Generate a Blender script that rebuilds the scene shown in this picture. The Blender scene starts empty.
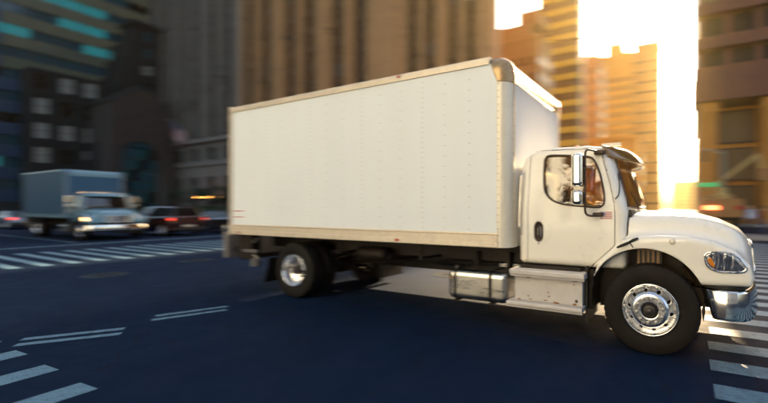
import bpy, bmesh, math, random
import numpy as np
from mathutils import Vector, Matrix
R = math.radians
rnd = random.Random(7)
S = bpy.context.scene
COL = S.collection

# ------------------------------------------------------------------ camera, sky, sun, exposure
cam_data = bpy.data.cameras.new('camera')
cam = bpy.data.objects.new('camera', cam_data); COL.objects.link(cam)
cam.location = (0.342, -4.766, 1.694)
cam.rotation_euler = (R(90), 0, R(27.261))
cam_data.sensor_width = 36.0
cam_data.lens = 36.0 * 387.86 / 768
cam_data.shift_x = -(483.45 - 384.0) / 768
cam_data.shift_y = (207.76 - 201.5) / 768
cam_data.clip_end = 3000
cam_data.clip_start = 0.05
cam_data.dof.use_dof = True
cam_data.dof.focus_distance = 4.35
cam_data.dof.aperture_fstop = 0.72
cam_data.dof.aperture_ratio = 0.14
S.camera = cam

SUN_EL, SUN_AZ = 20.8, 0.3          # azimuth in degrees from +Y towards +X
W = bpy.data.worlds.new("World"); S.world = W; W.use_nodes = True
wn = W.node_tree
bg = wn.nodes['Background']
sky = wn.nodes.new('ShaderNodeTexSky'); sky.sky_type = 'NISHITA'; sky.sun_disc = False
sky.sun_elevation = R(SUN_EL); sky.sun_rotation = R(SUN_AZ)
sky.altitude = 0; sky.air_density = 1.0; sky.dust_density = 6.0; sky.ozone_density = 1.0
wn.links.new(sky.outputs[0], bg.inputs[0]); bg.inputs[1].default_value = 0.085

sd = bpy.data.lights.new('sun', 'SUN'); sun = bpy.data.objects.new('sun', sd); COL.objects.link(sun)
sd.energy = 5.0; sd.angle = R(0.6); sd.color = (1.0, 0.72, 0.40)
dv = Vector((math.sin(R(SUN_AZ)) * math.cos(R(SUN_EL)), math.cos(R(SUN_AZ)) * math.cos(R(SUN_EL)), math.sin(R(SUN_EL))))
sun.rotation_euler = (-dv).to_track_quat('-Z', 'Y').to_euler()
S.view_settings.view_transform = 'Standard'; S.view_settings.look = 'None'
S.view_settings.exposure = 2.62; S.view_settings.gamma = 1
HAZE = 0.00018
S.cycles.volume_max_steps = 64
S.cycles.max_bounces = 8; S.cycles.diffuse_bounces = 3; S.cycles.glossy_bounces = 4
S.cycles.transmission_bounces = 6; S.cycles.transparent_max_bounces = 12; S.cycles.volume_bounces = 0
S.cycles.caustics_reflective = False; S.cycles.caustics_refractive = False
S.cycles.sample_clamp_indirect = 6

# ------------------------------------------------------------------ materials
MATS = {}
def mat(name, col, rough=.5, metal=0., var=0., scale=6., bump=0., bscale=40., coat=0., spec=.5, emit=None, estr=0.,
        dirt=None, dscale=3., damt=.0, trans=0., ior=1.45, stretch=(1, 1, 1), rvar=0.):
    m = bpy.data.materials.new(name); m.use_nodes = True; nt = m.node_tree; N = nt.nodes; L = nt.links
    b = N['Principled BSDF']
    b.inputs['Base Color'].default_value = (*col, 1); b.inputs['Roughness'].default_value = rough
    b.inputs['Metallic'].default_value = metal; b.inputs['Coat Weight'].default_value = coat
    b.inputs['Coat Roughness'].default_value = .06
    b.inputs['Specular IOR Level'].default_value = spec; b.inputs['Transmission Weight'].default_value = trans
    b.inputs['IOR'].default_value = ior
    if emit: b.inputs['Emission Color'].default_value = (*emit, 1); b.inputs['Emission Strength'].default_value = estr
    if var or bump or damt or rvar:
        tc = N.new('ShaderNodeTexCoord'); mp = N.new('ShaderNodeMapping'); L.new(tc.outputs['Object'], mp.inputs[0])
        mp.inputs['Scale'].default_value = stretch
        src = None
        if var or rvar:
            n = N.new('ShaderNodeTexNoise'); n.inputs['Scale'].default_value = scale; n.inputs['Detail'].default_value = 6
            n.inputs['Roughness'].default_value = .65
            L.new(mp.outputs[0], n.inputs['Vector'])
            if var:
                mx = N.new('ShaderNodeMix'); mx.data_type = 'RGBA'
                mx.inputs[6].default_value = (*[c * (1 - var) for c in col], 1)
                mx.inputs[7].default_value = (*[min(1, c * (1 + var)) for c in col], 1)
                mr = N.new('ShaderNodeMapRange'); mr.inputs[1].default_value = .3; mr.inputs[2].default_value = .7
                L.new(n.outputs[0], mr.inputs[0]); L.new(mr.outputs[0], mx.inputs[0])
                src = mx.outputs[2]
            if rvar:
                r2 = N.new('ShaderNodeMapRange'); r2.inputs[1].default_value = .3; r2.inputs[2].default_value = .7
                r2.inputs[3].default_value = max(.02, rough - rvar); r2.inputs[4].default_value = rough + rvar
                L.new(n.outputs[0], r2.inputs[0]); L.new(r2.outputs[0], b.inputs['Roughness'])
        if damt:
            n2 = N.new('ShaderNodeTexNoise'); n2.inputs['Scale'].default_value = dscale; n2.inputs['Detail'].default_value = 8
            n2.inputs['Roughness'].default_value = .7
            L.new(mp.outputs[0], n2.inputs['Vector'])
            cr = N.new('ShaderNodeMapRange'); cr.inputs[1].default_value = 1 - damt; cr.inputs[2].default_value = 1 - damt + .12
            L.new(n2.outputs[0], cr.inputs[0])
            m2 = N.new('ShaderNodeMix'); m2.data_type = 'RGBA'; L.new(cr.outputs[0], m2.inputs[0])
            if src: L.new(src, m2.inputs[6])
            else: m2.inputs[6].default_value = (*col, 1)
            m2.inputs[7].default_value = (*(dirt or (.1, .07, .05)), 1); src = m2.outputs[2]
        if src: L.new(src, b.inputs['Base Color'])
        if bump:
            n3 = N.new('ShaderNodeTexNoise'); n3.inputs['Scale'].default_value = bscale; n3.inputs['Detail'].default_value = 4
            L.new(mp.outputs[0], n3.inputs['Vector'])
            bp = N.new('ShaderNodeBump'); bp.inputs['Strength'].default_value = bump; bp.inputs['Distance'].default_value = .01
            L.new(n3.outputs[0], bp.inputs['Height']); L.new(bp.outputs[0], b.inputs['Normal'])
    MATS[name] = m
    return m

# ------------------------------------------------------------------ mesh helpers
def link(o, parent=None, label=None, category=None, group=None, kind=None):
    COL.objects.link(o)
    if parent is not None: o.parent = parent
    for k, v in (('label', label), ('category', category), ('group', group), ('kind', kind)):
        if v: o[k] = v
    return o
def mesh_obj(name, V, F, m, parent=None, smooth=False, angle=None, midx=None, bevel=0, **kw):
    me = bpy.data.meshes.new(name)
    me.from_pydata(V if isinstance(V, list) else V.tolist(), [], F if isinstance(F, list) else F.tolist())
    if m is None: m = []
    for mm in (m if isinstance(m, (list, tuple)) else [m]): me.materials.append(mm)
    if midx is not None: me.polygons.foreach_set('material_index', np.asarray(midx, np.int32))
    if smooth or angle:
        me.polygons.foreach_set('use_smooth', [True] * len(me.polygons))
        if angle: me.set_sharp_from_angle(angle=R(angle))
    me.update()
    o = bpy.data.objects.new(name, me)
    if bevel:
        b = o.modifiers.new('bevel', 'BEVEL'); b.width = bevel; b.segments = 2; b.limit_method = 'ANGLE'; b.angle_limit = R(40)
        b.harden_normals = False
    return link(o, parent, **kw)
def thing(name, loc, label, category, group=None, rz=0):
    o = bpy.data.objects.new(name, None); o.location = loc; o.rotation_euler = (0, 0, rz)
    o.empty_display_size = .2
    return link(o, None, label, category, group)
class MB:
    def __init__(s): s.v = []; s.f = []; s.mi = []; s.cur = 0
    def add(s, V, F):
        n = len(s.v); s.v += [tuple(map(float, p)) for p in V]; s.f += [tuple(int(i) + n for i in f) for f in F]; s.mi += [s.cur] * len(F); return s
    def box(s, x0, x1, y0, y1, z0, z1):
        V = [(x, y, z) for x in (x0, x1) for y in (y0, y1) for z in (z0, z1)]
        return s.add(V, [(0, 1, 3, 2), (4, 6, 7, 5), (0, 4, 5, 1), (2, 3, 7, 6), (0, 2, 6, 4), (1, 5, 7, 3)])
    def prism(s, poly, a0, a1, axis='y'):
        """poly of 2D points extruded along axis: 'y' -> (x,z), 'x' -> (y,z), 'z' -> (x,y)"""
        n = len(poly)
        def P(p, a): return {'y': (p[0], a, p[1]), 'x': (a, p[0], p[1]), 'z': (p[0], p[1], a)}[axis]
        V = [P(p, a0) for p in poly] + [P(p, a1) for p in poly]
        ar = sum(poly[i][0] * poly[(i + 1) % n][1] - poly[(i + 1) % n][0] * poly[i][1] for i in range(n))
        flip = (ar > 0) != (axis == 'y')
        F = [tuple(range(n)), tuple(range(2 * n - 1, n - 1, -1))] + [(i, i + n, (i + 1) % n + n, (i + 1) % n) for i in range(n)]
        if flip: F = [tuple(reversed(f)) for f in F]
        return s.add(V, F)
    def tube(s, pts, r, n=10, closed=False, caps=True):
        P = [Vector(p) for p in pts]; m = len(P); rs = r if isinstance(r, (list, tuple)) else [r] * m
        V = []; up = None
        for i, p in enumerate(P):
            if closed: t = (P[(i + 1) % m] - P[i - 1])
            else: t = (P[min(i + 1, m - 1)] - P[max(i - 1, 0)])
            t.normalize()
            if up is None: up = t.orthogonal().normalized()
            up = (up - t * up.dot(t)).normalized(); w = t.cross(up)
            for k in range(n):
                a = 2 * math.pi * k / n; V.append(p + (up * math.cos(a) + w * math.sin(a)) * rs[i])
        F = []
        for i in range(m if closed else m - 1):
            j = (i + 1) % m
            for k in range(n): F.append((i * n + k, i * n + (k + 1) % n, j * n + (k + 1) % n, j * n + k))
        if caps and not closed: F += [tuple(range(n - 1, -1, -1)), tuple((m - 1) * n + k for k in range(n))]
        return s.add(V, F)
    def lathe(s, prof, cx, cy, cz, n=48, axis='y', closed=True, fn=None):
        """prof [(r, a)] revolved about axis through (cx,cy,cz)"""
        V = []; m = len(prof)
        for k in range(n):
            t = 2 * math.pi * k / n
            for (r, a) in prof:
                if fn: r = fn(r, a, k)
                if axis == 'y': V.append((cx + r * math.cos(t), cy + a, cz + r * math.sin(t)))
                elif axis == 'x': V.append((cx + a, cy + r * math.cos(t), cz + r * math.sin(t)))
                else: V.append((cx + r * math.cos(t), cy + r * math.sin(t), cz + a))
        F = []
        for k in range(n):
            q = (k + 1) % n
            for i in range(m if closed else m - 1):
                j = (i + 1) % m; F.append((k * m + i, k * m + j, q * m + j, q * m + i))
        return s.add(V, F)
    def cyl(s, p0, p1, r, n=16): return s.tube([p0, p1], r, n)
    def build(s, name, m, parent=None, **kw):
        return mesh_obj(name, s.v, s.f, m, parent, midx=s.mi if isinstance(m, (list, tuple)) else None, **kw)
def curve_pts(P, n=8, closed=False):
    """Catmull-Rom"""
    P = [Vector(p) for p in P]; m = len(P); out = []
    for i in range(m if closed else m - 1):
        a, b, c, d = (P[(i - 1) % m] if closed or i > 0 else P[0]), P[i], P[(i + 1) % m], (P[(i + 2) % m] if closed or i + 2 < m else P[m - 1])
        for k in range(n):
            t = k / n
            out.append(.5 * ((2 * b) + (c - a) * t + (2 * a - 5 * b + 4 * c - d) * t * t + (3 * b - a - 3 * c + d) * t ** 3))
    if not closed: out.append(P[-1])
    return out

# ------------------------------------------------------------------ distance fields -> meshes
def smax(a, b, k): h = np.clip(.5 - .5 * (b - a) / k, 0, 1); return b * (1 - h) + a * h + k * h * (1 - h)
def smin(a, b, k): return -smax(-a, -b, k)
def sbox(X, Y, Z, c, h, r=0.):
    qx, qy, qz = np.abs(X - c[0]) - h[0] + r, np.abs(Y - c[1]) - h[1] + r, np.abs(Z - c[2]) - h[2] + r
    return np.sqrt(np.maximum(qx, 0) ** 2 + np.maximum(qy, 0) ** 2 + np.maximum(qz, 0) ** 2) + np.minimum(np.maximum(qx, np.maximum(qy, qz)), 0) - r
def cone(X, Y, Z, a, b, ra, rb):
    a = np.array(a, float); b = np.array(b, float); d = b - a; L2 = (d ** 2).sum() + 1e-12
    t = np.clip(((X - a[0]) * d[0] + (Y - a[1]) * d[1] + (Z - a[2]) * d[2]) / L2, 0, 1)
    return np.sqrt((X - a[0] - t * d[0]) ** 2 + (Y - a[1] - t * d[1]) ** 2 + (Z - a[2] - t * d[2]) ** 2) - (ra + (rb - ra) * t)
def ell(X, Y, Z, c, r):
    k0 = np.sqrt(((X - c[0]) / r[0]) ** 2 + ((Y - c[1]) / r[1]) ** 2 + ((Z - c[2]) / r[2]) ** 2)
    return (k0 - 1) * min(r)
def poly2(x, y, P):
    P = np.array(P, float); n = len(P)
    d = np.full(np.broadcast(x, y).shape, 1e9); s = np.ones_like(d)
    for i in range(n):
        a = P[i]; b = P[i - 1]; e = b - a; wx = x - a[0]; wy = y - a[1]
        t = np.clip((wx * e[0] + wy * e[1]) / (e @ e), 0, 1)
        d = np.minimum(d, (wx - e[0] * t) ** 2 + (wy - e[1] * t) ** 2)
        c1 = y >= a[1]; c2 = y < b[1]; c3 = (e[0] * wy) > (e[1] * wx)
        s = np.where((c1 & c2 & c3) | (~c1 & ~c2 & ~c3), -s, s)
    return s * np.sqrt(d)
def surf(f, lo, hi, h, newton=2):
    lo = np.array(lo, float); hi = np.array(hi, float); n = np.ceil((hi - lo) / h).astype(int) + 1
    ax = [lo[i] + h * np.arange(n[i]) for i in range(3)]
    X, Y, Z = np.meshgrid(*ax, indexing='ij', sparse=True)
    v = (f(X, Y, Z) + np.zeros(n)).astype(np.float32)
    s = v < 0
    shp = tuple(n - 1)
    acc = np.zeros(shp + (3,), np.float32); cnt = np.zeros(shp, np.int16)
    C = [(i, j, k) for i in (0, 1) for j in (0, 1) for k in (0, 1)]
    def sl(c): return tuple(slice(c[i], c[i] + shp[i]) for i in range(3))
    for a in C:
        for d in range(3):
            if a[d]: continue
            b = list(a); b[d] = 1
            va, vb = v[sl(a)], v[sl(b)]
            m = (va < 0) != (vb < 0)
            if not m.any(): continue
            t = va[m] / (va[m] - vb[m])
            p = np.tile(np.array(a, np.float32), (len(t), 1)); p[:, d] += t
            acc[m] += p; cnt[m] += 1
    act = cnt > 0
    idx = np.full(shp, -1, np.int64); idx[act] = np.arange(act.sum())
    ijk = np.argwhere(act)
    V = lo + (ijk + acc[act] / cnt[act][:, None]) * h
    F = []
    for d in range(3):
        e, g = [(1, 2), (2, 0), (0, 1)][d]
        a = [slice(None)] * 3; b = [slice(None)] * 3
        a[d] = slice(0, n[d] - 1); b[d] = slice(1, n[d])
        for q in (e, g): a[q] = slice(1, n[q] - 1); b[q] = slice(1, n[q] - 1)
        sa, sb = s[tuple(a)], s[tuple(b)]
        for flip, m in ((False, sa & ~sb), (True, ~sa & sb)):
            P = np.argwhere(m)
            if not len(P): continue
            P[:, e] += 1; P[:, g] += 1
            def at(de, dg):
                Q = P.copy(); Q[:, e] -= de; Q[:, g] -= dg; return idx[Q[:, 0], Q[:, 1], Q[:, 2]]
            q = np.stack([at(1, 1), at(0, 1), at(0, 0), at(1, 0)], 1)
            F.append(q[:, ::-1] if flip else q)
    F = np.concatenate(F)
    F = F[(F >= 0).all(1)]
    for _ in range(newton):
        e = h * .25; x, y, z = V.T
        f0 = f(x, y, z); gx = (f(x + e, y, z) - f(x - e, y, z)) / (2 * e); gy = (f(x, y + e, z) - f(x, y - e, z)) / (2 * e); gz = (f(x, y, z + e) - f(x, y, z - e)) / (2 * e)
        g2 = gx * gx + gy * gy + gz * gz + 1e-6
        st = np.clip(f0 / g2, -h * .4, h * .4)
        V = V - np.stack([gx * st, gy * st, gz * st], 1) * .8
    return V, F
def sdf_obj(name, f, lo, hi, h, m, parent, angle=35, newton=2, midx=None, **kw):
    V, F = surf(f, lo, hi, h, newton)
    mi = None
    if midx is not None:
        C = V[F].mean(1); mi = midx(C[:, 0], C[:, 1], C[:, 2])
    return mesh_obj(name, V, F, m, parent, angle=angle, midx=mi, **kw)
def copy_tree(o, parent=None, swap=None):
    c = o.copy(); COL.objects.link(c)
    if parent is not None: c.parent = parent
    if swap and c.type == 'MESH':
        key = [mm.name in swap for mm in c.data.materials]
        if any(key):
            c.data = c.data.copy()
            for i, mm in enumerate(c.data.materials):
                if mm.name in swap: c.data.materials[i] = MATS[swap[mm.name]]
    for ch in CH.get(o, []): copy_tree(ch, c, swap)
    return c
CH = {}
def index_children():
    CH.clear()
    for o in bpy.data.objects:
        if o.parent: CH.setdefault(o.parent, []).append(o)
# ------------------------------------------------------------------ material set
WHITE = mat('truck_paint', (.81, .77, .69), .32, coat=.5, var=.025, scale=3, rvar=.08, dirt=(.58, .52, .42), dscale=4, damt=.36, bump=.03, bscale=5)
PANEL = mat('box_panel', (.72, .76, .79), .42, var=.025, scale=1.3, bump=.10, bscale=2.2, rvar=.10, dirt=(.60, .56, .48), dscale=3.2, damt=.34, stretch=(1, 1, .22))
RAIL = mat('rail_aluminium', (.62, .54, .43), .42, metal=.25, var=.12, scale=9, rvar=.1, dirt=(.35, .25, .15), dscale=7, damt=.36)
POST = mat('corner_post_paint', (.74, .68, .56), .36, metal=.15, var=.06, scale=5, rvar=.1, dirt=(.45, .33, .2), dscale=6, damt=.33)
CASTING = mat('corner_casting', (.40, .27, .14), .35, metal=.6, var=.2, scale=14, bump=.15, bscale=60)
RIVET = mat('rivet_head', (.36, .31, .26), .45, metal=.4)
CHROME = mat('chrome', (.84, .80, .74), .13, metal=1, rvar=.04, scale=4, bump=.03, bscale=5)
ALU = mat('polished_aluminium', (.86, .86, .86), .24, metal=1, rvar=.07, scale=10, bump=.03, bscale=30)
BRUSHED = mat('brushed_tank', (.66, .64, .60), .30, metal=1, rvar=.08, scale=5, bump=.05, bscale=90, stretch=(.12, 1, 1), var=.08)
NUT = mat('dull_steel', (.33, .32, .31), .4, metal=.9)
RUBBER = mat('tyre_rubber', (.0075, .006, .0055), .72, var=.25, scale=12, bump=.2, bscale=70, rvar=.1, dirt=(.018, .015, .012), dscale=5, damt=.40, spec=.25)
BLACKP = mat('black_plastic', (.010, .008, .007), .5, var=.2, scale=10, bump=.1, bscale=120)
GASKET = mat('window_rubber', (.045, .022, .012), .45)
CHASSIS = mat('chassis_paint', (.012, .007, .005), .6, metal=.2, var=.3, scale=7, dirt=(.045, .022, .012), dscale=6, damt=.36, bump=.2, bscale=30)
STEPM = mat('weathered_step', (.52, .49, .47), .55, metal=.15, var=.08, scale=7, dirt=(.33, .13, .035), dscale=9, damt=.34, bump=.15, bscale=50)
RUST = mat('rust_patch', (.24, .115, .045), .85, var=.4, scale=40, bump=.4, bscale=90)
GLASS = mat('window_glass', (.80, .72, .55), .02, trans=1.0, ior=1.12, spec=.6)
LENS = mat('clear_lens', (.95, .93, .9), .03, trans=1.0, ior=1.2)
AMBER = mat('amber_lens', (.62, .20, .02), .15, coat=1)
REDL = mat('red_lens', (.45, .02, .012), .2, coat=1)
VISOR = mat('smoked_visor', (.20, .11, .03), .10, coat=1, var=.1, scale=3)
SEATM = mat('seat_cloth', (.06, .05, .045), .9, var=.2, scale=30)
DASH = mat('dashboard', (.05, .035, .025), .7)
LOUVRE = mat('air_cleaner_housing', (.26, .15, .07), .5, var=.2, scale=12)
WBLUE = mat('van_body_paint', (.02, .08, .17), .4, coat=.3, var=.06, scale=2)
WBLUE2 = mat('van_cab_paint', (.08, .18, .26), .3, coat=.6)
LAMPON = mat('lit_headlamp', (.9, .6, .3), .2, emit=(1., .55, .2), estr=1.4)
TAILON = mat('lit_tail_lamp', (.6, .03, .02), .3, emit=(1., .06, .03), estr=.6)
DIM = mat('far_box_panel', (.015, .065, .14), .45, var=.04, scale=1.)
REFL = mat('lamp_reflector', (.82, .81, .79), .10, metal=1, bump=1., bscale=16, stretch=(1.6, 1.6, .25))
HEADCH = REFL

def glass_mat(name, tint, gloss=(1, 1, 1), rough=.02):
    m = bpy.data.materials.new(name); m.use_nodes = True; nt = m.node_tree; N = nt.nodes; L = nt.links
    N.remove(N['Principled BSDF']); out = N['Material Output']
    t = N.new('ShaderNodeBsdfTransparent'); t.inputs[0].default_value = (*tint, 1)
    g = N.new('ShaderNodeBsdfGlossy'); g.inputs['Roughness'].default_value = rough; g.inputs['Color'].default_value = (*gloss, 1)
    f = N.new('ShaderNodeFresnel'); f.inputs[0].default_value = 1.5
    ad = N.new('ShaderNodeMath'); ad.operation = 'ADD'; ad.inputs[1].default_value = .07; L.new(f.outputs[0], ad.inputs[0])
    x = N.new('ShaderNodeMixShader'); L.new(ad.outputs[0], x.inputs[0]); L.new(t.outputs[0], x.inputs[1]); L.new(g.outputs[0], x.inputs[2])
    L.new(x.outputs[0], out.inputs[0]); MATS[name] = m; return m
GLASS = glass_mat('cab_glass', (.62, .43, .17))

BUMPM = mat('bumper_chrome', (.84, .80, .74), .13, metal=1, bump=.25, bscale=9, stretch=(1, 1, .1))
# ------------------------------------------------------------------ the white box truck (x forward, y away from the street side we see)
YC = 1.25
XF, XR = -1.902, -8.024            # side panel ends
ZB, ZT = 1.148, 3.765
T = thing('box_truck', (0, 0, 0), 'large white box truck with chrome bumper crossing the intersection in the foreground', 'truck')
def cubic_pts(p, q, n): return [(p[0] + (q[0] - p[0]) * i / n, p[1] + (q[1] - p[1]) * i / n) for i in range(n)]

# --- cargo box
def box_parts():
    cb = MB().box(XR, XF - .02, .035, 2.465, 1.24, 3.66).build('cargo_box', PANEL, T)
    edges = [XF - .13 - .0, -3.18, -4.41, -5.64, -6.86, XR + .06]
    edges[0] = XF
    for s in (0, 1):
        for i in range(5):
            a, b = edges[i + 1] + .0008, edges[i] - .0008
            y0, y1 = (0.004, .034) if s == 0 else (2.466, 2.496)
            if i == 0:
                P = [(a, 1.33), (b, 1.33), (b, 3.40), (b - .10, 3.665), (a, 3.665)]
                m = MB().prism(P, y0, y1)
            else: m = MB().box(a, b, y0, y1, 1.33, 3.665)
            m.build('side_panel', PANEL, cb)
    # bottom rail with a bead and lip
    for s in (0, 1):
        prof = [(0.0, 1.352), (-.012, 1.348), (-.014, 1.33), (-.004, 1.318), (-.004, 1.235), (-.012, 1.228), (-.014, 1.16), (-.008, 1.148), (.05, 1.148), (.05, 1.352)]
        if s: prof = [(2.5 - y, z) for y, z in prof]
        MB().prism(prof, XR, XF + .01, 'x').build('bottom_rail', RAIL, cb)
        prof = [(.02, 3.66), (-.016, 3.66), (-.02, 3.70), (-.018, 3.745), (-.008, 3.762), (.02, 3.768), (.09, 3.77), (.09, 3.66)]
        if s: prof = [(2.5 - y, z) for y, z in prof]
        MB().prism(prof, XR, XF - .12, 'x').build('top_rail', RAIL, cb)
    # front corner posts, quarter round
    for s in (0, 1):
        n = 12; rr = .17; cx, cy = XF, rr
        outer = [(cx + rr * math.sin(a), cy - rr * math.cos(a)) for a in [math.pi / 2 * i / n for i in range(n + 1)]]
        outer = [(cx - .006, -.004)] + [(cx, -.004)] + outer[0:] + [(cx + rr + .006, cy), (cx + rr + .006, cy + .05), (cx + rr - .04, cy + .05), (cx + .10, cy - .03), (cx - .006, .03)]
        if s: outer = [(x, 2.5 - y) for x, y in outer]
        p = MB().prism(outer, 1.15, 3.42, 'z').build('corner_post', POST, cb, angle=30)
        m = MB()
        for k in range(24):
            z = 1.22 + k * .094
            y = 2.5 - 0.0 if s else 0.0
            m.lathe([(0, -.004), (.006, -.003), (.009, 0.0), (0, .001)], XF + .012, (.0 if not s else 2.5) + (-.004 if not s else .004), z, n=8, closed=False)
        m.build('rivet', RIVET, p, kind='stuff')
        m = MB()
        for k in range(24):
            z = 1.22 + k * .094
            m.lathe([(0, .004), (.006, .003), (.009, 0.0), (0, -.001)], XF + rr + .007, (rr - .012 if not s else 2.5 - rr + .012), z, n=8, axis='x', closed=False)
        m.build('rivet', RIVET, p, kind='stuff')
    # front panel and roof
    MB().box(XF + .12, XF + .165, .19, 2.31, 1.15, 3.44).build('front_panel', PANEL, cb)
    MB().box(XR, XF - .16, .09, 2.41, 3.72, 3.775).build('roof_panel', PANEL, cb)
    # front top rail, rounded from roof to front face
    n = 12; prof = [(XF - .16, 3.60)] + [(XF - .16, 3.772)]
    for i in range(n + 1):
        a = math.pi / 2 * i / n
        prof.append((XF - .05 + .225 * math.sin(a), 3.54 + .232 * math.cos(a)))
    prof += [(XF + .175, 3.44), (XF + .183, 3.425), (XF + .15, 3.425), (XF + .13, 3.44)]
    MB().prism(prof, .2, 2.3).build('front_top_rail', POST_RAIL, cb, angle=25)
    # corner castings
    for s in (0, 1):
        def f(X, Y, Z, s=s):
            Yl = 2.5 - Y if s else Y
            # rounded corner volume of the box
            qx = X - (XF + .185 - .20); qy = .20 - .012 - Yl; qz = Z - (3.785 - .26)
            qx = qx / .20; qy = qy / .20; qz = qz / .26
            r = (np.sqrt(np.maximum(qx, 0) ** 2 + np.maximum(qy, 0) ** 2 + np.maximum(qz, 0) ** 2) - 1) * .2
            d1 = (-(X - (XF - .0)) * .93 - (Z - 3.41) * .40)      # diagonal rear limit
            d1 = np.maximum(d1, -(X - (XF - .18)))
            return np.maximum(smax(r, d1, .01), np.maximum(Yl - .235, 3.405 - Z))
        c = sdf_obj('corner_casting', f, (XF - .25, -.05 if not s else 2.22, 3.36), (XF + .25, .28 if not s else 2.56, 3.82), .012, CASTING, cb, angle=40)
    # rear frame and doors
    m = MB().box(XR - .05, XR, -.008, .10, 1.12, 3.79).box(XR - .05, XR, 2.40, 2.508, 1.12, 3.79).box(XR - .05, XR, .10, 2.40, 3.66, 3.79).box(XR - .05, XR, .10, 2.40, 1.12, 1.26)
    m.build('rear_frame', RAIL, cb, bevel=.004)
    for y0, y1 in ((.105, 1.247), (1.253, 2.395)):
        d = MB().box(XR - .045, XR - .005, y0, y1, 1.265, 3.655).build('rear_door', PANEL, cb)
    m = MB()
    # floor cross-members under the box
    for k in range(20):
        x = XR + .15 + k * .31
        m.box(x, x + .05, .06, 2.44, 1.15, 1.235)
    m.build('floor_crossmembers', CHASSIS, cb)
    # rivet lines: dense at the seams, open between
    m = MB()
    def riv(x, z, y=-.0, r=.0085):
        n0 = len(m.v); k = 6
        V = [(x + r * math.cos(6.2832 * i / k), .004, z + r * math.sin(6.2832 * i / k)) for i in range(k)] + [(x, .0, z)]
        m.add(V, [((i + 1) % k, i, k) for i in range(k)])
    for j in range(15):
        x = XF - .03 - .41 * (j + 1) + .0
        dense = j in (2, 5, 8, 11)
        st = .075 if dense else .15
        z = 1.40
        while z < 3.62: riv(x + (.012 if dense else 0), z); z += st
    xx = XR + .1
    m.build('rivet', RIVET, cb, kind='stuff')
    m = MB()
    x = XR + .12
    while x < XF - .02:
        for z in (1.285, 1.195):
            k = 6; r = .008
            V = [(x + r * math.cos(6.2832 * i / k), -.0045 if z > 1.23 else -.0135, z + r * math.sin(6.2832 * i / k)) for i in range(k)] + [(x, -.009 if z > 1.23 else -.018, z)]
            m.add(V, [((i + 1) % k, i, k) for i in range(k)])
        x += .205
    m.build('rivet', NUT, cb, kind='stuff')
    def lamp(name, x, y, z, sx, sz, mt, dy=.02):
        MB().box(x - sx, x + sx, y - dy, y, z - sz, z + sz).build(name, mt, T, bevel=.006)
    lamp('marker_light', -3.62, -.012, 1.195, .035, .018, REDL)
    lamp('marker_light', -3.58, -.018, 3.725, .03, .018, REDL)
    o = MB().lathe([(0, 0), (.026, 0), (.026, .018), (.02, .028), (0, .032)], XF + .165, .14, 3.56, n=14, axis='x', closed=False).build('marker_light', REDL, T, angle=40)
    o = MB().lathe([(0, 0), (.026, 0), (.026, .018), (.02, .028), (0, .032)], XF + .165, 2.36, 3.56, n=14, axis='x', closed=False).build('marker_light', REDL, T, angle=40)
    lamp('marker_light', XR + .3, -.012, 1.195, .03, .018, REDL)
    # small red and white reflective tape low on the rear of the side
    MB().box(XR + .10, XR + .42, -.0012, .003, 1.62, 1.635).build('reflective_tape', REDL, cb)
    MB().box(XR + .10, XR + .42, -.0012, .003, 1.50, 1.515).build('reflective_tape', REDL, cb)
POST_RAIL = mat('front_rail_metal', (.72, .56, .34), .24, metal=.85, rvar=.06, scale=6)
box_parts()

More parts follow.
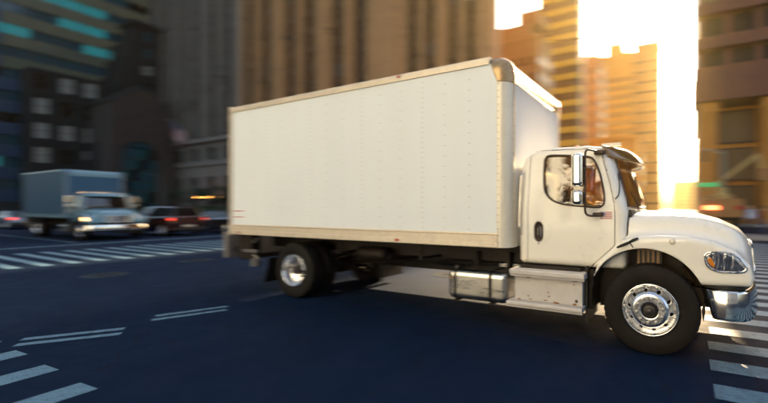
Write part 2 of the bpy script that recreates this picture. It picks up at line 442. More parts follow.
# --- chassis
def chassis():
    m = MB()
    for y in (.82, 1.60): m.box(-7.9, .75, y, y + .08, .84, 1.12)
    for x in (-7.6, -6.9, -5.4, -4.6, -3.8, -2.9, -1.5): m.box(x, x + .08, .90, 1.60, .88, 1.06)
    ch = m.build('chassis_frame', CHASSIS, T, bevel=.006)
    MB().cyl((-6.16, .3, .52), (-6.16, 2.2, .52), .075, 14).lathe([(0, -.22), (.14, -.2), (.2, -.08), (.2, .08), (.14, .2), (0, .22)], -6.16, 1.25, .52, n=20, closed=False).build('rear_axle', CHASSIS, T, smooth=True)
    MB().tube([(-6.0, 1.25, .55), (-3.4, 1.25, .78), (-1.2, 1.25, .82)], .05, 12).build('drive_shaft', CHASSIS, T, smooth=True)
    MB().cyl((0, .2, .46), (0, 2.3, .46), .055, 12).build('front_axle', CHASSIS, T, smooth=True)
    for y in (.70, 1.80):       # leaf springs, rear and front
        m = MB()
        for k in range(5):
            L = .72 - .12 * k; z = .66 - .03 * k
            pts = [(-6.16 + L * t, z + .13 * (t * t)) for t in (-1, -.5, 0, .5, 1)]
            P = pts + [(x, zz - .024) for x, zz in reversed(pts)]
            m.prism(P, y - .04, y + .04)
        m.build('leaf_spring', CHASSIS, T)
    # gearbox and engine block low under the cab, air tanks, exhaust
    MB().box(-1.5, -.7, 1.0, 1.5, .62, 1.05).build('gearbox', CHASSIS, T, bevel=.06)
    MB().box(-.6, .85, .68, 1.82, .58, 1.10).build('engine_block', CHASSIS, T, bevel=.05)
    MB().lathe([(0, -.35), (.10, -.34), (.125, -.28), (.125, .28), (.10, .34), (0, .35)], -4.7, .62, .86, n=20, axis='x', closed=False).build('air_tank', CHASSIS, T, smooth=True)
    m = MB().tube(curve_pts([(-1.2, 1.75, .6), (-2.2, 1.9, .62), (-3.3, 1.9, .62)], 4), .055, 12)
    m.lathe([(0, -.45), (.12, -.44), (.13, -.38), (.13, .38), (.12, .44), (0, .45)], -3.7, 1.9, .64, n=20, axis='x', closed=False)
    m.tube(curve_pts([(-4.1, 1.9, .64), (-4.9, 1.95, .7), (-5.4, 2.25, .62)], 4), .05, 12)
    m.build('exhaust_pipe', CHASSIS, T, smooth=True)
    # rear under-run hardware and folded lift platform
    MB().box(-7.95, -7.55, .12, .34, .62, 1.14).box(-7.95, -7.86, .16, 2.34, .60, .70).build('rear_underrun_guard', CHASSIS, T, bevel=.02)
    m = MB().tube([(-7.45, .2, 1.08), (-7.7, .18, .84), (-7.35, .2, .60)], .03, 8)
    m.box(-7.78, -7.34, .10, .16, .78, .84).box(-7.5, -7.36, .1, .22, .5, .66)
    m.build('lift_arm', NUT, T, bevel=.004)
    MB().box(-8.46, -8.34, .10, 2.40, .62, 1.18).build('lift_platform', LIFT, T, bevel=.01)
    MB().box(-8.36, -8.07, .30, .42, .74, .86).box(-8.36, -8.07, 2.05, 2.17, .74, .86).build('lift_bracket', CHASSIS, T, bevel=.01)
    for y in (.12, 1.72):
        m = MB(); n = 6
        P = [(-6.98 - .03 * math.sin(i / n * 2.2) - .14 * (i / n) ** 2, .70 - .50 * i / n) for i in range(n + 1)]
        m.prism(P + [(x + .012, z) for x, z in reversed(P)], y, y + .62)
        m.build('mud_flap', BLACKP, T)
    for x in (-5.2, -3.4): MB().prism([(.84, .86), (.84, .90), (.30, .90), (.30, 1.14), (.26, 1.14), (.26, .86)], x, x + .04, 'x').build('hose_bracket', CHASSIS, T)
LIFT = mat('lift_aluminium', (.22, .20, .19), .5, metal=.3, var=.2, scale=8)
chassis()

# --- wheels
def tyre_profile():
    r, R_, w = .300, .520, .125
    return [(r, -w * .86), (r + .015, -w * .93), (r + .06, -w * 1.06), (r + .12, -w * 1.10), (R_ - .055, -w * 1.02), (R_ - .028, -w * .97), (R_ - .010, -w * .90),
            (R_, -w * .72), (R_, -w * .42), (R_ - .014, -w * .40), (R_ - .014, -w * .34), (R_, -w * .32), (R_, -w * .05), (R_ - .014, -w * .03), (R_ - .014, w * .03), (R_, w * .05),
            (R_, w * .32), (R_ - .014, w * .34), (R_ - .014, w * .40), (R_, w * .42), (R_, w * .72), (R_ - .010, w * .90), (R_ - .028, w * .97),
            (R_ - .055, w * 1.02), (r + .12, w * 1.10), (r + .06, w * 1.06), (r + .015, w * .93), (r, w * .86), (r - .02, 0)]
def make_tyre(parent, y):
    def fn(r, a, k):
        if r > .485 and abs(a) > .08: return r - (.009 if k % 3 == 0 else 0)
        return r
    return MB().lathe(tyre_profile(), 0, y, 0, n=132, fn=fn).build('tyre', RUBBER, parent, angle=28)
def make_rim(parent, y, depth, sgn):
    """rim in (r, a) with a measured outwards from the wheel's outer face"""
    # barrel + lip
    P = [(.305, 0.), (.300, .012), (.288, .014), (.280, .002), (.272, -.02), (.262, -.06), (.258, -.20), (.29, -.235), (.305, -.235), (.30, -.12)]
    if depth > 0:       # front wheel: convex disc
        D = [(.262, -.05), (.245, -.035), (.205, .015), (.185, .035), (.165, .04), (.10, .04), (.088, .036), (.088, .01), (.17, .012), (.20, -.01), (.24, -.06), (.262, -.08)]
    else:               # rear wheel: deep dish
        D = [(.262, -.13), (.235, -.15), (.20, -.165), (.17, -.17), (.10, -.17), (.10, -.19), (.20, -.19), (.262, -.16)]
    def f(X, Y, Z):
        r = np.sqrt(X * X + Z * Z); a = (y - Y) if sgn < 0 else (Y - y)
        d = np.minimum(poly2(r, a, P), poly2(r, a, D))
        ang = np.arctan2(Z, X); q = 2 * math.pi / 10
        am = np.mod(ang + q / 2, q) - q / 2
        hx = r * np.cos(am) - .226; hz = r * np.sin(am)
        hole = np.sqrt(hx * hx + hz * hz) - .019
        inhole = np.where((a > P[6][1]) & (r < .252), hole, 1.)
        return smax(d, -inhole, .006)
    lo = (-.32, min(y - .26 * -sgn, y + .26 * sgn), -.32)
    ys = sorted([y + sgn * .06, y - sgn * .25])
    rim = sdf_obj('rim', f, (-.32, ys[0], -.32), (.32, ys[1], .32), .0055, ALU, parent, angle=50, newton=4)
    o = (lambda a: y + sgn * a)
    base = .04 if depth > 0 else -.17
    for k in range(10):
        t = 2 * math.pi * (k + .5) / 10
        x, z = .142 * math.cos(t), .142 * math.sin(t)
        m = MB().lathe([(0, 0), (.020, 0), (.020, .006), (.016, .008), (.0155, .032), (.010, .038), (0, .039)] if sgn > 0 else [(0, 0), (.020, 0), (.020, -.006), (.016, -.008), (.0155, -.032), (.010, -.038), (0, -.039)], x, o(base - .002), z, n=6, closed=False)
        if k == 0: nut = m.build('wheel_nut', NUT, parent, angle=30); n0 = (x, z)
        else:
            c = nut.copy(); COL.objects.link(c); c.location = (x - n0[0], 0, z - n0[1])
    s = sgn
    if depth > 0:
        pr = [(.086, 0), (.086, .012), (.074, .022), (.070, .045), (.060, .058), (.035, .062), (.030, .078), (.022, .082), (0, .082)]
    else: pr = [(.088, -.17), (.086, -.05), (.080, -.03), (.05, -.025), (.045, -.01), (0, -.008)]
    pr = [(r, s * a) for r, a in pr]
    MB().lathe(pr, 0, y, 0, n=32, closed=False).build('hub', HUBM, parent, angle=30)
    # dark brake drum behind
    MB().lathe([(0, s * -.10), (.21, s * -.10), (.21, s * -.24), (0, s * -.24)] if depth > 0 else [(0, s * -.20), (.21, s * -.20), (.21, s * -.24), (0, s * -.24)], 0, y, 0, n=24, closed=False).build('brake_drum', CHASSIS, parent)
HUBM = mat('hub_dark_metal', (.05, .045, .045), .4, metal=.6)
def wheel(x, y, sgn, depth, tyres):
    w = bpy.data.objects.new('wheel', None); w.location = (x, y, .52); link(w, T); w.empty_display_size = .1
    for ty in tyres: make_tyre(w, ty)
    make_rim(w, 0, depth, sgn)
    return w
def mirror_wheel(w, x, y):
    """the same wheel turned half round for the other side"""
    c = w.copy(); COL.objects.link(c); c.location = (x, y, .52); c.rotation_euler = (0, 0, math.pi)
    for ch in [o for o in bpy.data.objects if o.parent == w]:
        k = ch.copy(); COL.objects.link(k); k.parent = c
w1 = wheel(0, .07, -1, 1, [.125]); w1.rotation_euler = (0, R(7), 0)
mirror_wheel(w1, 0, 2.43)
w2 = wheel(-6.162, .07, -1, -1, [.125, .455]); w2.rotation_euler = (0, R(19), 0)
mirror_wheel(w2, -6.162, 2.43)

# --- hood and fenders
ZTX = [-.35, .2, .5, .75, .95, 1.10, 1.25]; ZTZ = [1.655, 1.655, 1.625, 1.555, 1.455, 1.32, 1.12]
FEN = [(-.665, .375), (-.675, .60), (-.645, .84), (-.59, 1.0), (-.50, 1.135), (-.42, 1.225), (-.30, 1.315), (-.12, 1.365), (.12, 1.385), (.40, 1.375), (.66, 1.325), (.86, 1.225), (.985, 1.09), (1.02, .95), (.99, .865), (.45, .845), (.2, .6), (-.2, .4)]
AX, AZ, AR = -.055, .60, .625
def hood_f(X, Y, Z, shell=True):
    yy = np.abs(Y - YC)
    zt = np.interp(X, ZTX, ZTZ) - .055 * (yy / .9) ** 2
    xf = 1.10 - .20 * (yy / 1.0) ** 2.2 + 0 * X
    wb = .955 - .11 * np.clip(X + .3, 0, 2) ** 1.1 + (1.62 - Z) * .16
    b = smax(smax((Z - zt) * .93, (yy - wb) * .97, .13), (X - xf) - (1.2 - Z) * .10, .16)
    b = np.maximum(b, .93 - Z)
    b = np.maximum(b, -.262 - X)
    fp = poly2(X + .16 * np.clip(yy - .85, 0, 1) ** 2 * 1.2 * np.clip(X, 0, 1), Z, FEN)
    fe = smax(smax(fp, yy - 1.215 + .10 * np.clip(X - .6, 0, 1) ** 1.3, .075), .55 - yy, .05)
    f = smin(b, fe, .10)
    # a low ridge where the hood meets the fender
    arch = np.sqrt((X - AX) ** 2 + (Z - AZ) ** 2) - AR
    arch2 = np.maximum(arch, .62 - yy)
    f = smax(f, -arch2, .012)
    f = np.maximum(f, -np.maximum(np.maximum(np.abs(X - AX) - AR, Z - AZ), .62 - yy))
    # open grille pocket in the nose
    gr = sbox(X, Y, Z, (1.18, YC, 1.10), (.17, .47, .175), .06)
    f = smax(f, -gr, .02)
    inner = smax(f + .035, Z - 5, .001)
    f = np.maximum(f, -np.maximum(f + .04, X - .85))       # hollow shell
    # the part behind the door line belongs to the cab: remove above the door diagonal
    cutter = np.minimum((X + .262), (1.225 - Z) + 0 * X)
    behind = np.maximum(X + .27, 1.0 - Z) + 0
    dd = (X + .70) * .70 - (Z - .935) * .71                # door diagonal
    f = np.maximum(f, np.where(X < -.262, -dd + .006, -1.))
    return f
FW = T
hood = sdf_obj('hood', hood_f, (-.76, -.02, .30), (1.30, 2.52, 1.74), .0165, [WHITE, BLACKP], T, angle=38, newton=3,
               midx=lambda x, y, z: ((np.sqrt((x - AX) ** 2 + (z - AZ) ** 2) < AR + .012) & (np.abs(y - YC) < 1.14)) | ((z < .862) & (x > .3)))
# wheel arch liners, inner guard and the air cleaner
for s in (0, 1):
    def Y_(y): return 2.5 - y if s else y
    m = MB(); n = 22
    for i in range(n):
        a0 = math.radians(-15 + 210 * i / n); a1 = math.radians(-15 + 210 * (i + 1) / n)
        r = AR - .012
        P = [(AX + r * math.cos(a), Y_(y), AZ + r * math.sin(a)) for a in (a0, a1) for y in (.10, .60)]
        m.add(P, [(0, 1, 3, 2)])
    m.build('arch_liner', BLACKP, T, smooth=True)
    MB().box(-.62, .52, *sorted((Y_(.60), Y_(.64))), .5, 1.22).build('inner_guard', BLACKP, T)
    a = MB().box(-.16, .12, *sorted((Y_(.30), Y_(.58))), .98, 1.20).build('air_cleaner', LOUVRE, T, bevel=.012)
    m = MB()
    for k in range(5): m.box(-.13 + k * .055, -.105 + k * .055, *sorted((Y_(.292), Y_(.30))), 1.0, 1.18)
    m.build('louvre', BLACKP, a)
    MB().tube([(.28, Y_(.3), 1.12), (.36, Y_(.34), .96), (.46, Y_(.38), .84), (.40, Y_(.5), .7)], .022, 8).box(.24, .34, *sorted((Y_(.28), Y_(.42))), 1.02, 1.10).build('shock_bracket', CHASSIS, T)
# hood latch, badge dot, side marker
m = MB()
m.tube([(-.355, .028, 1.225), (-.30, .016, 1.252), (-.235, .012, 1.283), (-.215, .012, 1.295)], [.010, .017, .016, .012], 10)
m.tube([(-.215, .012, 1.298), (-.17, .012, 1.322), (-.12, .016, 1.345)], [.012, .017, .010], 10)
m.tube([(-.215, .022, 1.29), (-.185, .022, 1.25), (-.175, .03, 1.235)], .006, 8)
m.build('hood_latch', BLACKP, T, smooth=True)
def ysurf(f, x, z, y0=-.1, y1=1.2, n=400):
    ys = np.linspace(y0, y1, n); v = f(np.full(n, x), ys, np.full(n, z)); i = np.argmax(v < 0)
    return float(ys[i]) if v[i] < 0 else None
yb = ysurf(hood_f, .235, 1.30)
MB().lathe([(0, -.014), (.022, -.012), (.034, -.004), (.036, .004), (0, .004)], .235, yb, 1.315, n=20, closed=False).build('side_marker', POST, T, smooth=True)

# headlights
HL = [(.545, 1.185), (.60, 1.222), (.70, 1.228), (.80, 1.215), (.875, 1.165), (.925, 1.09), (.925, 1.045), (.89, 1.018), (.78, 1.008), (.67, 1.012), (.59, 1.045), (.552, 1.10)]
HLs = [(p.x, p.y) for p in curve_pts([(x, z, 0) for x, z in HL], 5, True)]
def hood_solid(X, Y, Z):
    yy = np.abs(Y - YC)
    zt = np.interp(X, ZTX, ZTZ) - .055 * (yy / .9) ** 2
    xf = 1.10 - .20 * (yy / 1.0) ** 2.2 + 0 * X
    wb = .955 - .11 * np.clip(X + .3, 0, 2) ** 1.1 + (1.62 - Z) * .16
    b = smax(smax((Z - zt) * .93, (yy - wb) * .97, .13), (X - xf) - (1.2 - Z) * .10, .16)
    fp = poly2(X + .16 * np.clip(yy - .85, 0, 1) ** 2 * 1.2 * np.clip(X, 0, 1), Z, FEN)
    fe = smax(smax(fp, yy - 1.215 + .10 * np.clip(X - .6, 0, 1) ** 1.3, .075), .55 - yy, .05)
    return smin(b, fe, .10)
for s in (0, 1):
    def Yl(Y): return 2.5 - Y if s else Y
    def bez(X, Y, Z):
        d = poly2(X, Z, HLs); f0 = hood_solid(X, Yl(Y), Z)
        return smax(np.maximum(np.abs(d + .006) - .011, np.abs(f0) - .012), Yl(Y) - .62, .002)
    lo, hi = (.48, -.03, .96), (1.02, .62, 1.27)
    if s: lo, hi = (.48, 1.88, .96), (1.02, 2.53, 1.27)
    hl = bpy.data.objects.new('headlight', None); link(hl, T); hl.empty_display_size = .1
    sdf_obj('headlight_bezel', bez, lo, hi, .008, CHROME, hl, angle=50)
    AMB = [(.575, 1.15), (.597, 1.165), (.615, 1.15), (.642, 1.09), (.64, 1.065), (.62, 1.06), (.595, 1.085), (.575, 1.12)]
    sdf_obj('reflector', lambda X, Y, Z: smax(np.maximum(poly2(X, Z, HLs) + .010, np.abs(hood_solid(X, Yl(Y), Z) + .001 ) - .006), Yl(Y) - .6, .002), lo, hi, .0065, REFL, hl, angle=50)
    sdf_obj('turn_signal', lambda X, Y, Z: smax(np.maximum(poly2(X, Z, AMB), np.abs(hood_solid(X, Yl(Y), Z) - .004) - .006), Yl(Y) - .6, .002), lo, hi, .007, AMBER, hl, angle=50)
# --- grille, bumper
m = MB().box(1.00, 1.02, .80, 1.70, .93, 1.27); m.build('grille_backing', BLACKP, T)
g = bpy.data.objects.new('grille', None); link(g, T); g.empty_display_size = .1
for k in range(6):
    z = .965 + k * .054
    pts = [(1.10 - .20 * abs(y) ** 2.2 + (1.2 - z) * .10 - .012, YC + y, z) for y in np.linspace(-.45, .45, 13)]
    MB().tube(pts, .012, 8).build('grille_bar', CHROME, g, smooth=True)
fr = [(y, z) for y, z in ((-.46, 1.0), (-.44, 1.24), (-.40, 1.27), (.40, 1.27), (.44, 1.24), (.46, 1.0), (.42, .935), (-.42, .935))]
pts = [(1.10 - .20 * abs(p.x) ** 2.2 + (1.2 - p.y) * .10 + .004, YC + p.x, p.y) for p in curve_pts([(a, b, 0) for a, b in fr], 4, True)]
MB().tube(pts, .014, 8, closed=True).build('grille_frame', CHROME, g, smooth=True)

bp = [(.555, .135), (.64, .085), (.76, .062), (.86, .085), (.935, .16), (.99, .30), (1.05, .55), (1.10, .85), (1.115, 1.25)]
bp = bp + [(x, 2.5 - y) for x, y in reversed(bp[:-1])]
path = curve_pts([(x, y, 0) for x, y in bp], 6)
nz = 10; V = []; F = []
for i, p in enumerate(path):
    a = path[max(0, i - 1)]; b = path[min(len(path) - 1, i + 1)]; t = (b - a).normalized(); nrm = Vector((t.y, -t.x, 0)) * -1
    nrm = Vector((-t.y, t.x, 0)) * -1
    e = min(i, len(path) - 1 - i) / 8.0; e = max(0, 1 - e)      # towards the ends
    for k in range(nz + 1):
        v = k / nz
        z = .815 + .03 * (1 - e) * 0 - (.315 - .0 * e) * v
        out = .010 * math.sin(math.pi * min(1, v * 1.05)) + .022 * v
        q = Vector((p.x, p.y, z)) + nrm * out
        if e > 0: q += Vector((.085 * v * e, 0, 0))
        V.append(q[:])
for i in range(len(path) - 1):
    for k in range(nz):
        a = i * (nz + 1) + k; F.append((a, a + nz + 1, a + nz + 2, a + 1))
bo = mesh_obj('bumper', V, F, BUMPM, T, smooth=True)
md = bo.modifiers.new('thickness', 'SOLIDIFY'); md.thickness = .008; md.offset = 0
m = MB()
for i in range(len(path) - 1):      # dark step pad on the bumper's top and the gap filler above it
    a, b = path[i], path[i + 1]
    def inn(p, k): c = Vector((.3, YC, 0)); d = (c - p); d.z = 0; return p + d * k
    P = [inn(a, .015), inn(b, .015), inn(b, .16), inn(a, .16)]
    m.add([(q.x, q.y, z) for z in (.822, .86) for q in P], [(0, 3, 2, 1), (4, 5, 6, 7), (0, 1, 5, 4), (2, 3, 7, 6)])
m.build('bumper_filler', BLACKP, T)
MB().lathe([(0, -.012), (.012, -.010), (.018, 0), (0, .004)], .62, .078, .70, n=12, closed=False).build('bumper_bolt', NUT, bo, smooth=True)
for b_ in ((.42, .56, .30, .36, .60, .78), (.3, 1.0, .78, .86, .60, .80), (.3, 1.0, 1.64, 1.72, .60, .80)): MB().box(*b_).build('bumper_bracket', CHASSIS, T)

# --- cab shell
CP = [(-1.665, .98), (-1.66, 2.28), (-1.60, 2.42), (-1.46, 2.505), (-1.2, 2.53), (-.80, 2.525), (-.62, 2.50), (-.535, 2.44), (-.46, 2.20), (-.36, 1.90), (-.275, 1.66), (-.275, 1.0), (-.30, .94), (-.70, .935), (-1.62, .935)]
def cab_f(X, Y, Z):
    yy = np.abs(Y - YC)
    front = np.clip((X + 1.0) / .6, 0, 1) * np.clip((Z - 1.5) / .3, 0, 1)
    X2 = X - front * .16 * (1 - (yy / 1.05) ** 2) * 1.0
    p = poly2(X2 + 0 * yy, Z + .035 * (yy / 1.0) ** 2 * np.clip((Z - 1.6), 0, 1), CP)
    w = 1.082 - .125 * np.clip(Z - 1.75, 0, 2) - .02 * np.clip(1.3 - Z, 0, 1)
    w = w - .02 * ((X + 1.0) / .7) ** 2
    f = smax(p, (yy - w) * .99, .10)
    return f
WIN = [(-1.315, 2.29), (-1.30, 2.355), (-1.245, 2.39), (-1.0, 2.375), (-.74, 2.345), (-.66, 2.29), (-.60, 2.16), (-.545, 1.95), (-.525, 1.78), (-.555, 1.715), (-.62, 1.700), (-.80, 1.715), (-1.0, 1.735), (-1.15, 1.775), (-1.25, 1.85), (-1.305, 1.97)]
WINs = [(p.x, p.y) for p in curve_pts([(x, z, 0) for x, z in WIN], 4, True)]
WS = [(-.90, 1.715), (-.50, 1.695), (0, 1.69), (.50, 1.695), (.90, 1.715), (.915, 1.76), (.86, 2.05), (.79, 2.36), (.74, 2.425), (.4, 2.44), (0, 2.445), (-.4, 2.44), (-.74, 2.425), (-.79, 2.36), (-.86, 2.05), (-.915, 1.76)]
WSs = [(p.x, p.y) for p in curve_pts([(x, z, 0) for x, z in WS], 3, True)]
DOOR = [(-1.53, .965), (-1.515, 2.40), (-1.49, 2.445), (-1.40, 2.465), (-.70, 2.445), (-.60, 2.40), (-.56, 2.32), (-.47, 2.0), (-.415, 1.76), (-.405, 1.60), (-.405, 1.235), (-.705, .94), (-1.50, .94)]
HX, HZ = -1.375, 1.375
def handle_pocket(X, Z):
    q = np.sqrt(((X - HX) / .72) ** 2 + np.maximum(np.abs(Z - HZ) - .05, 0) ** 2)
    return (q - .088) * .8
def shell_f(X, Y, Z):
    f = cab_f(X, Y, Z); f = np.maximum(f, -(f + .045))
    yy = np.abs(Y - YC)
    f = smax(f, -np.maximum(poly2(X, Z, WINs), .7 - yy), .006)
    f = smax(f, -np.maximum(poly2(Y - YC + 0 * X, Z, WSs), -.75 - X), .006)
    f = np.maximum(f, -np.maximum(np.maximum(poly2(X, Z, DOOR) - .006, .75 - yy), Z - 5))
    rw = np.maximum(np.maximum(np.abs(Y - YC) - .75, np.abs(Z - 2.05) - .22), X + 1.45)
    return smax(f, -rw, .006)
def xsurf(y, z):
    xs = np.linspace(.1, -1.0, 900); v = cab_f(xs, np.full(900, y), np.full(900, z)); i = np.argmax(v < 0); return float(xs[i])
def glass_sheet(name, poly, fn, parent, n=14):
    """a pane: rings of the outline shrunk towards its middle, each point put on the body surface"""
    cu = sum(p[0] for p in poly) / len(poly); cv = sum(p[1] for p in poly) / len(poly)
    m = len(poly); V = []; F = []
    for k in range(n):
        t = 1 - k / n
        for u, v in poly: V.append(fn(cu + (u - cu) * t, cv + (v - cv) * t))
    V.append(fn(cu, cv))
    for k in range(n - 1):
        for i in range(m): j = (i + 1) % m; F.append((k * m + i, k * m + j, (k + 1) * m + j, (k + 1) * m + i))
    F += [((n - 1) * m + i, (n - 1) * m + (i + 1) % m, n * m) for i in range(m)]
    return mesh_obj(name, V, F, GLASS, parent, smooth=True)
lo, hi = (-1.70, .13, .90), (-.08, 2.37, 2.58)
cab = sdf_obj('cab', shell_f, lo, hi, .0165, WHITE, T, angle=38, newton=3)
for s in (0, 1):
    def Yl(Y): return 2.5 - Y if s else Y
    def door_f(X, Y, Z):
        f = cab_f(X, Y, Z); f = np.maximum(f, -(f + .04))
        f = np.maximum(f, poly2(X, Z, DOOR))
        f = smax(f, -poly2(X, Z, WINs), .006)
        f = smax(f, -np.maximum(handle_pocket(X, Z), -(cab_f(X, Y, Z) + .03)), .006)
        return np.maximum(f, Yl(Y) - .6)
    a, b = ((-1.56, .13, .90), (-.36, .44, 2.50)) if not s else ((-1.56, 2.06, .90), (-.36, 2.37, 2.50))
    def Yo(y): return 2.5 - y if s else y
    d = sdf_obj('door', door_f, a, b, .011, WHITE, T, angle=38, newton=3)
    glass_sheet('window', WINs, lambda u, v: (u, Yo(ysurf(cab_f, u, v, .1, .8, 700) + .022), v), d)
    def sy(x, z, off=0):
        y = ysurf(cab_f, x, z, .1, .8, 700)
        return (y if y is not None else .25) + off
    def Yo(y): return 2.5 - y if s else y
    pts = [(x, Yo(sy(x, z, -.002)), z) for x, z in WINs]
    MB().tube(pts, .013, 8, closed=True).build('window_seal', GASKET, d, smooth=True)
    # division bar between the drop glass and the quarter light
    MB().tube([(-.775, Yo(sy(-.775, z, .016)), z) for z in np.linspace(1.72, 2.345, 9)], .010, 8).build('window_divider', GASKET, d, smooth=True)
    yh = sy(HX, HZ)
    n = 28; V = []; F = []
    pk = MB()
    ring = [(HX + .72 * (.072) * math.cos(t) , HZ + .072 * math.sin(t) + (.05 if math.sin(t) > 0 else -.05)) for t in np.linspace(0, 2 * math.pi, n, endpoint=False)]
    cup = [(HX, Yo(yh + .034), HZ)] + [(x, Yo(yh + .030), z) for x, z in [(HX + (a - HX) * .55, HZ + (b - HZ) * .7) for a, b in ring]] + [(HX + (a - HX) * 1.2, Yo(yh - .0015), HZ + (b - HZ) * 1.1) for a, b in ring]
    Fc = [(0, 1 + i, 1 + (i + 1) % n) for i in range(n)] + [(1 + i, 1 + n + i, 1 + n + (i + 1) % n, 1 + (i + 1) % n) for i in range(n)]
    h = mesh_obj('door_handle', cup, Fc if not s else [tuple(reversed(q)) for q in Fc], GASKET, d, smooth=True)
    MB().tube([(HX + .01, Yo(yh + .004), HZ + .105), (HX + .012, Yo(yh - .012), HZ + .07), (HX + .012, Yo(yh - .014), HZ), (HX + .012, Yo(yh - .012), HZ - .06), (HX + .01, Yo(yh + .004), HZ - .09)], [.010, .014, .016, .014, .010], 10).build('pull_lever', BLACKP, h, smooth=True)
    MB().lathe([(0, -.006), (.011, -.005), (.012, 0), (0, .002)], HX + .0, Yo(yh), HZ - .155, n=12, closed=False).build('door_lock', NUT, h, smooth=True)
    # grab bar on the cab's rear corner
    MB().tube(curve_pts([(-1.60, Yo(.30), 2.18), (-1.615, Yo(.185), 2.15), (-1.63, Yo(.165), 1.95), (-1.64, Yo(.155), 1.55), (-1.635, Yo(.165), 1.36), (-1.61, Yo(.28), 1.30)], 5), .013, 10).build('grab_bar', CHROME, T, smooth=True)
# windshield, its seal, wipers
glass_sheet('windshield', WSs, lambda u, v: (xsurf(YC + u, v) - .012, YC + u, v), T)
MB().tube([(xsurf(YC + y, z) + .002, YC + y, z) for y, z in WSs], .017, 8, closed=True).build('windshield_seal', GASKET, T, smooth=True)
for y0, y1 in ((.62, .34), (1.45, 1.1)):
    pts = [(xsurf(y0, 1.70) + .05, y0, 1.67), (xsurf(y0, 1.76) + .035, y0 - .02, 1.75), (xsurf(y1, 2.05) + .022, y1, 2.05)]
    w = MB().tube([pts[0], pts[1], tuple((Vector(pts[1]) + Vector(pts[2])) / 2 + Vector((.01, 0, 0)))], [.012, .008, .005], 8).build('wiper', BLACKP, T, smooth=True)
    a, b = Vector((y1 - .15, 1.80, 0)), Vector((y1 + .02, 2.14, 0))
    MB().tube([(xsurf(p.x, p.y) + .012, p.x, p.y) for p in (a.lerp(b, t) for t in np.linspace(0, 1, 9))], .007, 6).build('wiper_blade', BLACKP, w, smooth=True)
# smoked outside visor, a curved hood with closed ends
V = []; F = []; ny, nu = 40, 9
for j in range(ny + 1):
    yv = -1 + 2 * j / ny; y = YC + .965 * yv
    e = 1 - abs(yv) ** 7
    xb = xsurf(YC + .90 * yv, 2.44)
    for i in range(nu + 1):
        u = i / nu
        x = xb - .055 + (.26 * (1 - .10 * yv * yv)) * u * (.35 + .65 * e)
        z = 2.50 - .015 * yv * yv + .012 * math.sin(u * 1.5) - .215 * u ** 2.4 * (.35 + .65 * e) - (1 - e) * .09 * u
        V.append((x, y, z))
for j in range(ny):
    for i in range(nu):
        a = j * (nu + 1) + i; F.append((a, a + 1, a + nu + 2, a + nu + 1))
vs = mesh_obj('sun_visor', V, F, VISOR, T, smooth=True)
md = vs.modifiers.new('thickness', 'SOLIDIFY'); md.thickness = .012; md.offset = 0
for y in (.55, 1.25, 1.95): MB().box(-.62, -.50 + .12, y - .02, y + .02, 2.50, 2.545).build('visor_bracket', NUT, vs)
MB().box(-.275, -.22, .32, 2.18, 1.58, 1.67).build('cowl', BLACKP, T, bevel=.01)
# roof marker lights
for y in (.45, .95, 1.25, 1.55, 2.05):
    MB().lathe([(0, 0), (.035, 0), (.032, .018), (.018, .03), (0, .033)], -.93, y, 2.515 - .02 * (y - YC) ** 2, n=14, axis='z', closed=False).build('roof_light', AMBER, T, smooth=True)

# --- cab interior
MB().box(-1.6, -.35, .25, 2.25, .95, 1.0).build('cab_floor', DASH, T)
def seat(y):
    s = MB().box(-1.40, -.90, y - .25, y + .25, 1.26, 1.42).box(-1.38, -1.02, y - .16, y + .16, 1.0, 1.26).build('seat', SEATM, T, bevel=.04)
    MB().prism([(-1.40, 1.38), (-1.28, 1.38), (-1.40, 1.86), (-1.50, 1.86)], y - .24, y + .24).build('backrest', SEATM, s, bevel=.03)
    MB().box(-1.50, -1.40, y - .13, y + .12, 1.86, 1.99).build('headrest', SEATM, s, bevel=.03)
seat(.66); seat(1.78)
MB().prism([(-.62, 1.30), (-.64, 1.58), (-.56, 1.66), (-.30, 1.66), (-.30, 1.2), (-.5, 1.2)], .28, 2.22).build('dashboard', DASH, T, bevel=.02)
st = MB()
c = Vector((-.80, 1.78, 1.60)); ax1 = Vector((0, 1, 0)); ax2 = Vector((.42, 0, -.90)).normalized() * -1; ax2 = Vector((-.5, 0, .86)).normalized()
st.tube([c + (ax1 * math.cos(t) + ax2 * math.sin(t)) * .22 for t in np.linspace(0, 2 * math.pi, 28, endpoint=False)], .014, 8, closed=True)
for t in (math.pi / 2, math.pi * 7 / 6, -math.pi / 6): st.tube([c, c + (ax1 * math.cos(t) + ax2 * math.sin(t)) * .22], .012, 6)
st.tube([c, c + Vector((.28, 0, -.16))], .03, 8)
st.build('steering_wheel', BLACKP, T, smooth=True)

